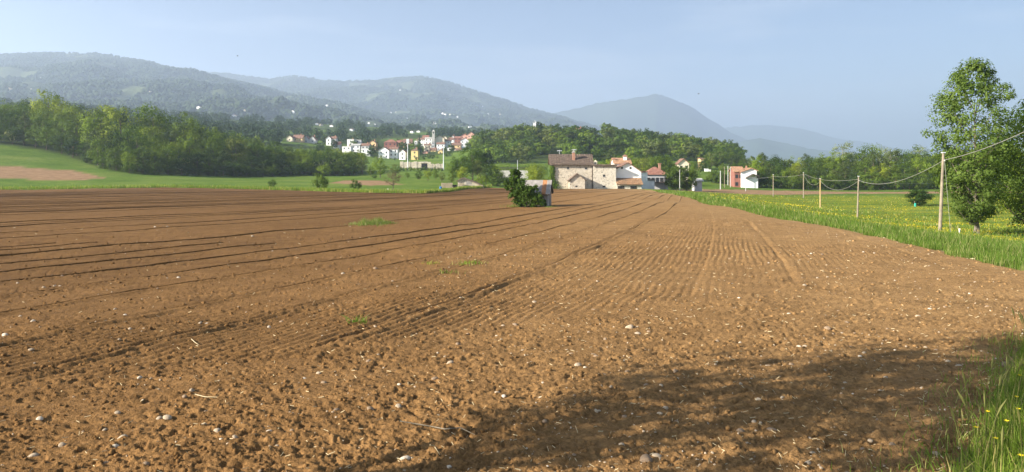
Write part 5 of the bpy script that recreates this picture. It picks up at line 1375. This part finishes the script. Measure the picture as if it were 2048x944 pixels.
# dark cypress and shrubs in the village
place_tree('conifer0', 'cypress_tree', PX(839, 720), 720, PZ(268, 720) - tz(PX(839, 720), 720), 'dark cypress standing left of the church hall', None, 'tree', 0.9)
for px, d, pt, k in ((745, 600, 290, 'hill1'), (808, 640, 283, 'hill5'), (803, 660, 284, 'hill1'), (828, 650, 286, 'hill0'), (838, 640, 290, 'hill5'), (818, 655, 287, 'hill4'), (848, 560, 309, 'hill1'), (858, 560, 305, 'hill5'), (866, 556, 307, 'hill1'), (875, 556, 313, 'hill0'), (832, 570, 312, 'hill3'), (893, 560, 303, 'hill0'), (900, 570, 302, 'hill4'), (815, 575, 316, 'hill0'), (755, 585, 312, 'hill3'), (790, 580, 314, 'hill1')):
    x = PX(px, d); g = tz(x, d); h, w, crown, trunk, bl = PROTO[k]; H = max(2.5, PZ(pt, d) - g)
    o = link(bpy.data.objects.new('garden_tree', crown)); s = H / h; o.location = (x, d, g - 0.3); o.scale = (s*1.05, s*1.05, s); o.rotation_euler = (0, 0, random.uniform(0, 6))
    tag(o, 'dark leafy tree growing between the village houses', 'tree', 'garden trees of the village')

rg = random.Random(55); k = 0
while k < 46:
    px = rg.uniform(655, 955); d = rg.uniform(600, 860); x = PX(px, d); g = tz(x, d); H = rg.uniform(4, 8.5)
    py0 = HOR - (g + H - CAMZ) / d * F; py1 = HOR - (g - CAMZ) / d * F
    if any(a + 2 < px < b - 2 and py0 < (rt + bb) / 2 and py1 > rt and d < dd for a, b, rt, bb, dd in HOUSE_RECTS[:44]): continue
    key = rg.choice(['hill0', 'hill1', 'hill4', 'hill5']); h, w, crown, trunk, bl = PROTO[key]
    o = link(bpy.data.objects.new('garden_tree', crown)); q = H / h; o.location = (x, d, g - 0.3); o.scale = (q, q, q * 1.05); o.rotation_euler = (0, 0, rg.uniform(0, 6))
    tag(o, 'dark leafy tree growing between the village houses', 'tree', 'garden trees of the village'); k += 1
# ------------------------------------------------------------------ grass
def blades(name, x, y, z, h, w, mats, r, label, lean=0.35, dry=0.0, face=None, kind='stuff', parent=None, cat='grass'):
    n = len(x); a = r.uniform(0, 2*np.pi, n); t = np.c_[np.cos(a), np.sin(a), np.zeros(n)]
    la = r.uniform(0, 2*np.pi, n); L = np.c_[np.cos(la), np.sin(la), np.zeros(n)] * (np.abs(r.normal(0, lean, n)) * h)[:, None]
    b = np.c_[x, y, z]; up = np.array([0, 0, 1.0])
    p1 = b + L * 0.3 + up * (h * 0.55)[:, None]; p2 = b + L + up * h[:, None]
    W = w[:, None] * t
    V = np.stack([b - W*0.5, b + W*0.5, p1 + W*0.4, p1 - W*0.4, p2 + W*0.06, p2 - W*0.06], 1).reshape(-1, 3)
    i = np.arange(n)[:, None] * 6
    Fq = np.concatenate([i + np.array([0, 1, 2, 3]), i + np.array([3, 2, 4, 5])], 1).reshape(-1, 4)
    tn = np.repeat(np.clip(r.normal(0.5, 0.22, n), 0, 1), 6)
    mi = np.repeat((r.random(n) < dry).astype(int), 2)
    o = np_obj(name, V, Fq, mats, parent, mi=mi, attrs={'tint': tn})
    if parent is None: tag(o, label, cat, kind=kind)
    else: o['kind'] = kind
    return o
GM = [M['grass'], M['grass_dry']]
ey = [p[1] for p in EDGE[5:]]; exs = [p[0] for p in EDGE[5:]]
# right-hand grass strip
r = np.random.default_rng(400); n = 34000
dd = 1 / r.uniform(1/200., 1/21., n)
off = np.abs(r.normal(0, 1, n)) * 4.5 - 0.45 + 0.6 * perlin(dd / 2.2, dd * 0, 70) + 0.3 * perlin(dd / 0.5, dd * 0, 72)
xx = np.interp(dd, ey, exs) + off
hh = r.uniform(0.18, 0.5, n) * (0.75 + 0.5 * sstep(0.2, 2, off)); ww = np.clip(dd / 1500, 0.014, 0.09)
blades('grass_strip', xx, dd, terrain(xx, dd) - 0.03, hh, ww, GM, r, 'tall fresh green grass strip along the right field edge', dry=0.16)
# flowering meadow
n = 26000; dd = 1 / r.uniform(1/215., 1/38., n); px = r.uniform(1330, 2120, n); xx = PX(px, dd)
ok = xx > np.interp(dd, ey, exs) + 2.5; xx, dd = xx[ok], dd[ok]
blades('meadow_grass', xx, dd, terrain(xx, dd) - 0.03, r.uniform(0.15, 0.38, len(xx)), np.clip(dd / 1300, 0.03, 0.14), GM, r, 'meadow grass among the yellow flowers', dry=0.12)
n = 42000; dd = 1 / r.uniform(1/205., 1/45., n); px = r.uniform(1420, 2120, n); xx = PX(px, dd)
den = fbm(xx / 14, dd / 6, 71, 3)
ok = (xx > np.interp(dd, ey, exs) + 4.5) & (den > 0.30 + r.normal(0, 0.12, n)); xx, dd = xx[ok], dd[ok]
c = np.c_[xx, dd, terrain(xx, dd) + r.uniform(0.2, 0.4, len(xx))]
Vq, Fq = leaf_quads(c, r.normal(size=c.shape) * 0.5 + np.array([0, -0.6, 0.9]), np.clip(dd / 1300, 0.035, 0.13) * r.uniform(0.6, 1.2, len(xx)), r, 0.9)
o = np_obj('buttercups', Vq, Fq, M['flower']); tag(o, 'drifts of yellow buttercups across the right meadow', 'flowers', kind='stuff')
# far bank along the left and middle field edge
FE = [(36, 207), (12, 226), (0, 227), (-7, 227), (-12, 206), (PX(910, 183), 183), (PX(850, 153), 153), (PX(760, 159), 159), (PX(600, 186), 186), (PX(450, 197), 197), (PX(330, 201), 201), (PX(170, 195), 195), (PX(0, 191), 191), (-190, 187)]
seg = []
for (ax, ay), (bx_, by) in zip(FE[1:-1], FE[2:]):
    L = math.hypot(bx_-ax, by-ay); m = int(L * 75); t = r.random(m)
    seg.append(np.c_[ax + (bx_-ax)*t, ay + (by-ay)*t])
seg = np.concatenate(seg); ofs = np.abs(r.normal(0, 3.0, len(seg))) - 0.4
xx = seg[:, 0] + ofs * seg[:, 0] / seg[:, 1]; dd = seg[:, 1] + ofs
ok = xx < -6; xx, dd = xx[ok], dd[ok]
blades('bank_grass', xx, dd, terrain(xx, dd) - 0.03, r.uniform(0.35, 0.95, len(xx)), r.uniform(0.05, 0.13, len(xx)), GM, r, 'long grass along the far left bank of the field', dry=0.15)
# near corner at the bottom right
n = 15000; yy = r.uniform(4.5, 17, n); exn = np.interp(yy, [p[1] for p in EDGE[1:6]], [p[0] for p in EDGE[1:6]])
off = np.abs(r.normal(0, 1.0, n)) * 1.6 - 0.12; xx = exn + off
hh = r.uniform(0.15, 0.55, n) * (0.55 + 0.6 * sstep(0, 1.0, off)); 
blades('verge_grass', xx, yy, terrain(xx, yy) - 0.03, hh, r.uniform(0.006, 0.014, n), GM, r, 'tall green grass on the verge at the near field corner', dry=0.16, lean=0.55)
# seed heads and stems in the verge
mb = MB()
for i in range(46):
    y = random.uniform(6, 13); x = float(np.interp(y, [p[1] for p in EDGE[1:6]], [p[0] for p in EDGE[1:6]])) + random.uniform(-0.1, 1.0); z = tz(x, y); h = random.uniform(0.55, 0.9); lx, ly = random.uniform(-0.2, 0.15), random.uniform(-0.15, 0.15)
    mb.tube([(x, y, z), (x + lx*0.4, y + ly*0.4, z + h*0.6), (x + lx, y + ly, z + h)], [0.004, 0.003, 0.003], 4)
    mb.tube([(x + lx, y + ly, z + h - 0.01), (x + lx*1.25, y + ly*1.2, z + h + 0.07), (x + lx*1.6, y + ly*1.5, z + h + 0.15)], [0.006, 0.013, 0.003], 5)
o = mb.build('grass_seed_heads', M['grass_dry']); tag(o, 'pale grass seed heads standing over the near verge', 'grass', kind='stuff')
for i in range(26):
    y = random.uniform(7, 13.5); x = float(np.interp(y, [p[1] for p in EDGE[1:6]], [p[0] for p in EDGE[1:6]])) + random.uniform(0.05, 0.9); z = tz(x, y); h = random.uniform(0.3, 0.55)
    o = empty('buttercup', (x, y, z - 0.02)); MB().tube([(0,0,0),(0.02,0.01,h*0.5),(0.03,0,h)], 0.004, 4).build('stalk', M['grass'], o)
    mb = MB()
    for q in range(5):
        a = q * 2*math.pi/5; mb.poly([(0.03, 0, h), (0.03 + 0.022*math.cos(a - .5), 0.022*math.sin(a - .5), h + 0.012), (0.03 + 0.03*math.cos(a), 0.03*math.sin(a), h + 0.014), (0.03 + 0.022*math.cos(a + .5), 0.022*math.sin(a + .5), h + 0.012)])
    mb.build('flower_head', M['flower'], o); tag(o, 'small yellow buttercup flowering in the near verge grass', 'flower', 'buttercups in the near verge')
# grass tuft left unploughed, small weeds
x0, y0 = PX(748, 50), 50.5; n = 2600
xx = x0 + r.normal(0, 0.75, n); yy = y0 + r.normal(0, 0.9, n); hh = r.uniform(0.08, 0.5, n) * np.exp(-((xx - x0 + 0.3) / 1.3)**2) * np.clip(0.7 + perlin(xx / 0.5, yy / 0.8, 90), 0.2, 1.3)
o = blades('grass_tuft', xx, yy, terrain(xx, yy), hh, r.uniform(0.012, 0.03, n), GM, r, 'island of long yellowish grass left standing in the ploughed field', dry=0.5, kind=None, cat='grass')
for px, py, s_, lab in ((938, 530, 0.32, 'small bright green weed clump alone in the ploughed soil'), (862, 529, 0.2, 'sparse green weed next to the bright weed clump'), (890, 547, 0.22, 'low scattered weed leaves near the bright weed clump'), (714, 650, 0.12, 'tiny weed sprouting beside the deep wheel track'), (1098, 417, 0.35, 'ragged grass growing at the foot of the field shed'), (1046, 415, 0.5, 'grass fringe around the foot of the elder bush')):
    d = 4608.0 / (py - 356); x0 = PX(px, d); n = 130 if s_ > 0.3 else 35
    if s_ > 0.45: n = 500
    xx = x0 + r.normal(0, s_ * (0.8 if s_ < 0.45 else 2.2), n); yy = d + r.normal(0, s_*0.8, n) * (1 if s_ < 0.45 else 0.6)
    blades('weed', xx, yy, fieldz(xx, yy), r.uniform(0.05, 0.16, n) * (1 if s_ < 0.5 else 2.6), r.uniform(0.012, 0.03, n), GM, r, lab, lean=0.9, dry=0.25, kind=None, cat='weed')
n = 1500; yy = r.uniform(6.5, 15, n); xx = np.interp(yy, [p[1] for p in EDGE[1:6]], [p[0] for p in EDGE[1:6]]) - np.abs(r.normal(0, 0.45, n))
blades('sparse_weeds', xx, yy, fieldz(xx, yy), r.uniform(0.05, 0.2, n), r.uniform(0.005, 0.012, n), GM, r, 'sparse grass shoots creeping into the soil at the near corner', dry=0.2, lean=0.7)

# ------------------------------------------------------------------ stones, clods, straw on the field
def stone_mesh(seed, flat):
    r = np.random.default_rng(seed); import bmesh
    bm = bmesh.new(); bmesh.ops.create_icosphere(bm, subdivisions=2, radius=1)
    k = r.normal(size=(5, 3)); k /= np.linalg.norm(k, axis=1, keepdims=True); off = r.uniform(0.55, 0.9, 5)
    for v in bm.verts:
        p = np.array(v.co)
        for kk, oo in zip(k, off):
            q = p @ kk
            if q > oo: p = p - kk * (q - oo) * 0.85
        p = p * np.array([1.0, 0.78, flat]); v.co = p
    me = bpy.data.meshes.new('stone'); bm.to_mesh(me); bm.free()
    for q in me.polygons: q.use_smooth = True
    return me
SM = {}
for m_ in ('stone', 'stone_w', 'stone_b'):
    SM[m_] = []
    for i in range(4):
        me = stone_mesh(600 + i, 0.5 + 0.06*i); me.materials.append(M[m_]); SM[m_].append(me)
prom = [(62,708,13,0),(10,675,16,1),(66,648,11,1),(230,620,8,0),(335,843,22,0),(232,897,18,1),(245,882,26,0),(210,865,12,0),(435,872,20,0),(538,870,14,1),(470,885,14,0),(413,648,12,1),(445,653,9,0),(648,770,18,2),(66,912,30,0),(125,890,20,0),(640,622,8,0),(250,632,8,1),(740,828,18,2),(797,820,18,0),(978,746,14,0),(994,790,18,0),(1007,797,16,1),(870,762,16,2),(1260,662,20,0),(1275,672,14,0),(1155,740,18,0),(1142,715,14,2),(1170,743,10,1),(1243,895,18,0),(1314,915,22,0),(1292,925,34,2),(1222,788,10,0),(1045,832,12,0),(1350,748,14,2),(1208,757,14,2),(1578,636,12,1),(1480,688,8,1),(1523,645,8,0),(1478,602,8,1),(1622,516,8,1),(1516,808,14,0),(1759,786,14,0),(1845,782,12,0),(1544,866,24,2),(1618,882,12,0),(1836,637,12,0),(1860,625,12,1),(1586,849,10,1),(1640,905,8,1),(2010,731,18,2),(1895,728,14,0),(1876,563,6,1),(1700,700,10,2),(875,705,8,1),(890,712,8,0),(798,777,10,1),(817,771,9,1),(357,556,8,1),(686,551,10,0),(545,503,5,1),(335,455,6,0),(310,455,6,1),(505,472,6,1),(30,455,8,0),(1068,606,12,0),(1030,653,14,2),(1006,655,10,0),(700,452,5,0),(120,572,8,0),(35,568,8,0),(1460,523,8,2),(1650,745,10,0),(1690,770,14,0),(1720,720,10,1)]
used_xy = []
def put_stone(x, y, s, m_, sink=0.6):
    me = random.choice(SM[m_]); o = link(bpy.data.objects.new('stone', me))
    o.scale = (s, s * random.uniform(0.8, 1.1), s * random.uniform(0.85, 1.15)); o.rotation_euler = (random.uniform(-.2, .2), random.uniform(-.2, .2), random.uniform(0, 6.28))
    o.location = (x, y, float(fieldz(x, y)[0]) + s * 0.5 * (0.5 - sink)); 
    big = 'large ' if s > 0.09 else ''
    nm = {'stone': 'grey beige', 'stone_w': 'white', 'stone_b': 'brown earthy'}[m_]
    tag(o, f'{big}{nm} rounded stone half sunk in the ploughed soil', 'stone', f'{big}{nm} stones on the ploughed soil')
for px, py, w, c in prom:
    d = 4608.0 / (py - 356); put_stone(PX(px, d), d, w / F * d * 0.5, ('stone', 'stone_w', 'stone_b')[c])
k = 0
while k < 215:
    d = 1 / random.uniform(1/32., 1/7.2); px = random.uniform(-20, 2070); x = PX(px, d)
    if px < 1000 and random.random() < 0.5: continue
    if poly_sd(np.array([x]), np.array([d]), FIELD)[0] < 0.3: continue
    put_stone(x, d, random.uniform(0.018, 0.05) * (1.4 if random.random() < 0.1 else 1) * (0.8 + d / 40), random.choice(['stone', 'stone', 'stone_w', 'stone_b', 'stone_b'])); k += 1
# gravel and clods as one mass each
def scatter_lumps(name, label, n, smin, smax, mat, seed, pw, right_bias=0.0, far=60.):
    r = np.random.default_rng(seed)
    d = 1 / r.uniform(1/far, 1/6.5, n); px = r.uniform(-60, 2110, n)
    if right_bias: ok = r.random(n) < (0.25 + 0.75 * sstep(300, 1700, px)) * np.clip(0.5 + fbm(PX(px, d) / 3, d / 3, 81, 2), 0.1, 1); d, px = d[ok], px[ok]
    x = PX(px, d); ok = poly_sd(x, d, FIELD) > 0.1; x, d = x[ok], d[ok]; n = len(x)
    base = np.array([(0,0,1),(0.9,0,0.3),(0.28,0.86,0.3),(-0.73,0.53,0.3),(-0.73,-0.53,0.3),(0.28,-0.86,0.3),(0.7,0.5,-0.6),(-0.3,0.8,-0.6),(-0.9,0,-0.6),(-0.3,-0.8,-0.6),(0.7,-0.5,-0.6)])
    tri = np.array([(0,1,2),(0,2,3),(0,3,4),(0,4,5),(0,5,1),(1,6,2),(2,6,7),(2,7,3),(3,7,8),(3,8,4),(4,8,9),(4,9,5),(5,9,10),(5,10,1),(1,10,6)])
    s = (smin + (smax - smin) * r.random(n)**pw) * (0.75 + d / 30)
    a = r.uniform(0, 6.28, n); B = base[None] * r.uniform(0.65, 1.3, (n, 11, 1)) * s[:, None, None]
    B[:, :, 2] *= r.uniform(0.45, 0.9, n)[:, None]
    ca, sa = np.cos(a)[:, None], np.sin(a)[:, None]
    X = B[:, :, 0]*ca - B[:, :, 1]*sa * 0.8 + x[:, None]; Y = B[:, :, 0]*sa + B[:, :, 1]*ca*0.8 + d[:, None]; Z = B[:, :, 2] + fieldz(x, d)[:, None] + s[:, None]*0.12
    V = np.stack([X, Y, Z], -1).reshape(-1, 3); Fq = (tri[None] + (np.arange(n) * 11)[:, None, None]).reshape(-1, 3)
    o = np_obj(name, V, Fq, M[mat], smooth=True); tag(o, label, 'soil' if 'clod' in name else 'gravel', kind='stuff')
scatter_lumps('soil_clods', 'loose crumbly soil clods strewn over the near field', 14000, 0.006, 0.042, 'soil', 701, 3.5, far=40.)
scatter_lumps('pale_gravel', 'small pale pebbles scattered over the ploughed soil', 4800, 0.006, 0.020, 'stone', 702, 2.0, 1.0, 55.)
scatter_lumps('white_gravel', 'tiny white pebbles scattered over the ploughed soil', 700, 0.006, 0.018, 'stone_w', 703, 2.0, 1.0, 70.)
r = np.random.default_rng(710); n = 2600
d = 1 / r.uniform(1/45., 1/6.5, n); px = r.uniform(-60, 2110, n); ok = (r.random(n) < 0.3 + 0.7 * sstep(200, 1600, px)); d, px = d[ok], px[ok]; x = PX(px, d); ok = poly_sd(x, d, FIELD) > 0.1; x, d = x[ok], d[ok]; n = len(x)
a = r.uniform(0, 6.28, n); L = r.uniform(0.008, 0.035, n) * (0.8 + d / 40); w = 0.0016 * (1 + d / 9)
z = fieldz(x, d) + 0.012; dx, dy = np.cos(a) * L, np.sin(a) * L; nx, ny = -np.sin(a) * w, np.cos(a) * w; e = r.normal(0, 0.012, n)
V = np.stack([np.c_[x - dx + nx, d - dy + ny, z - e], np.c_[x - dx - nx, d - dy - ny, z - e], np.c_[x + dx - nx, d + dy - ny, z + e], np.c_[x + dx + nx, d + dy + ny, z + e], np.c_[x - dx, d - dy, z - e + w*2], np.c_[x + dx, d + dy, z + e + w*2]], 1).reshape(-1, 3)
i = np.arange(n)[:, None] * 6; Fq = np.concatenate([i + np.array([0, 4, 5, 3]), i + np.array([4, 1, 2, 5]), i + np.array([0, 3, 2, 1])], 1).reshape(-1, 4)
o = np_obj('straw_bits', V, Fq, M['straw']); tag(o, 'chopped straw and stubble bits strewn on the soil', 'straw', kind='stuff')
def twig(pxs, rad, label, mat='straw'):
    pts = []
    for px, py in pxs:
        d = 4608.0 / (py - 356); x = PX(px, d); pts.append((x, d, float(fieldz(x, d)[0]) + 0.025))
    o = MB().tube(pts, [rad] * (len(pts) - 1) + [rad * 0.4], 5).build('twig', M[mat]); tag(o, label, 'twig')
twig([(800,855),(830,856),(860,858),(890,866),(920,870),(950,878)], 0.007, 'long thin curved brown twig lying on the near soil', 'bark_poplar')
twig([(390,801),(410,804),(435,809)], 0.007, 'thin pale root curled on the soil')
twig([(383,686),(390,694),(397,698)], 0.008, 'short pale split stalk on the soil')
twig([(860,902),(868,899),(880,914)], 0.006, 'thin bent dry stalk on the soil below the long twig')

# ------------------------------------------------------------------ birds
for px, py, d, lab in ((1397, 188, 90, 'small dark bird flying beside the pointed mountain'), (475, 112, 110, 'tiny dark bird flying above the left mountain')):
    o = empty('bird', (PX(px, d), d, PZ(py, d)), 0.6)
    MB().tube([(-0.12, 0, 0), (-0.06, 0, 0.01), (0.02, 0, 0.02), (0.09, 0, 0.02), (0.13, 0, 0.02)], [0.005, 0.03, 0.04, 0.025, 0.005], 8).build('body', M['bird'], o)
    for s_ in (-1, 1):
        mb = MB(); mb.poly([(0.05, 0, 0.03), (-0.03, 0, 0.03), (-0.05, s_*0.12, 0.07), (-0.06, s_*0.24, 0.05), (0.02, s_*0.13, 0.075)]); mb.poly([(0.05, 0, 0.025), (-0.03, 0, 0.025), (-0.05, s_*0.12, 0.065), (-0.06, s_*0.24, 0.045), (0.02, s_*0.13, 0.07)]); mb.build('wing', M['bird'], o)
    tag(o, lab, 'bird')

# ------------------------------------------------------------------ haze
hz = MB().box(-14000, 16000, -3000, 18500, -60, 1000)
hm = bpy.data.materials.new('haze'); hm.use_nodes = True; nt = hm.node_tree; nt.nodes.clear()
out = nt.nodes.new('ShaderNodeOutputMaterial'); pv = nt.nodes.new('ShaderNodeVolumePrincipled')
pv.inputs['Color'].default_value = (0.65, 0.78, 1.0, 1); pv.inputs['Density'].default_value = 0.000185; pv.inputs['Anisotropy'].default_value = 0.35
nt.links.new(pv.outputs[0], out.inputs['Volume'])
ho = hz.build('haze', hm); tag(ho, 'pale blue morning haze filling the valley', 'haze', kind='stuff')
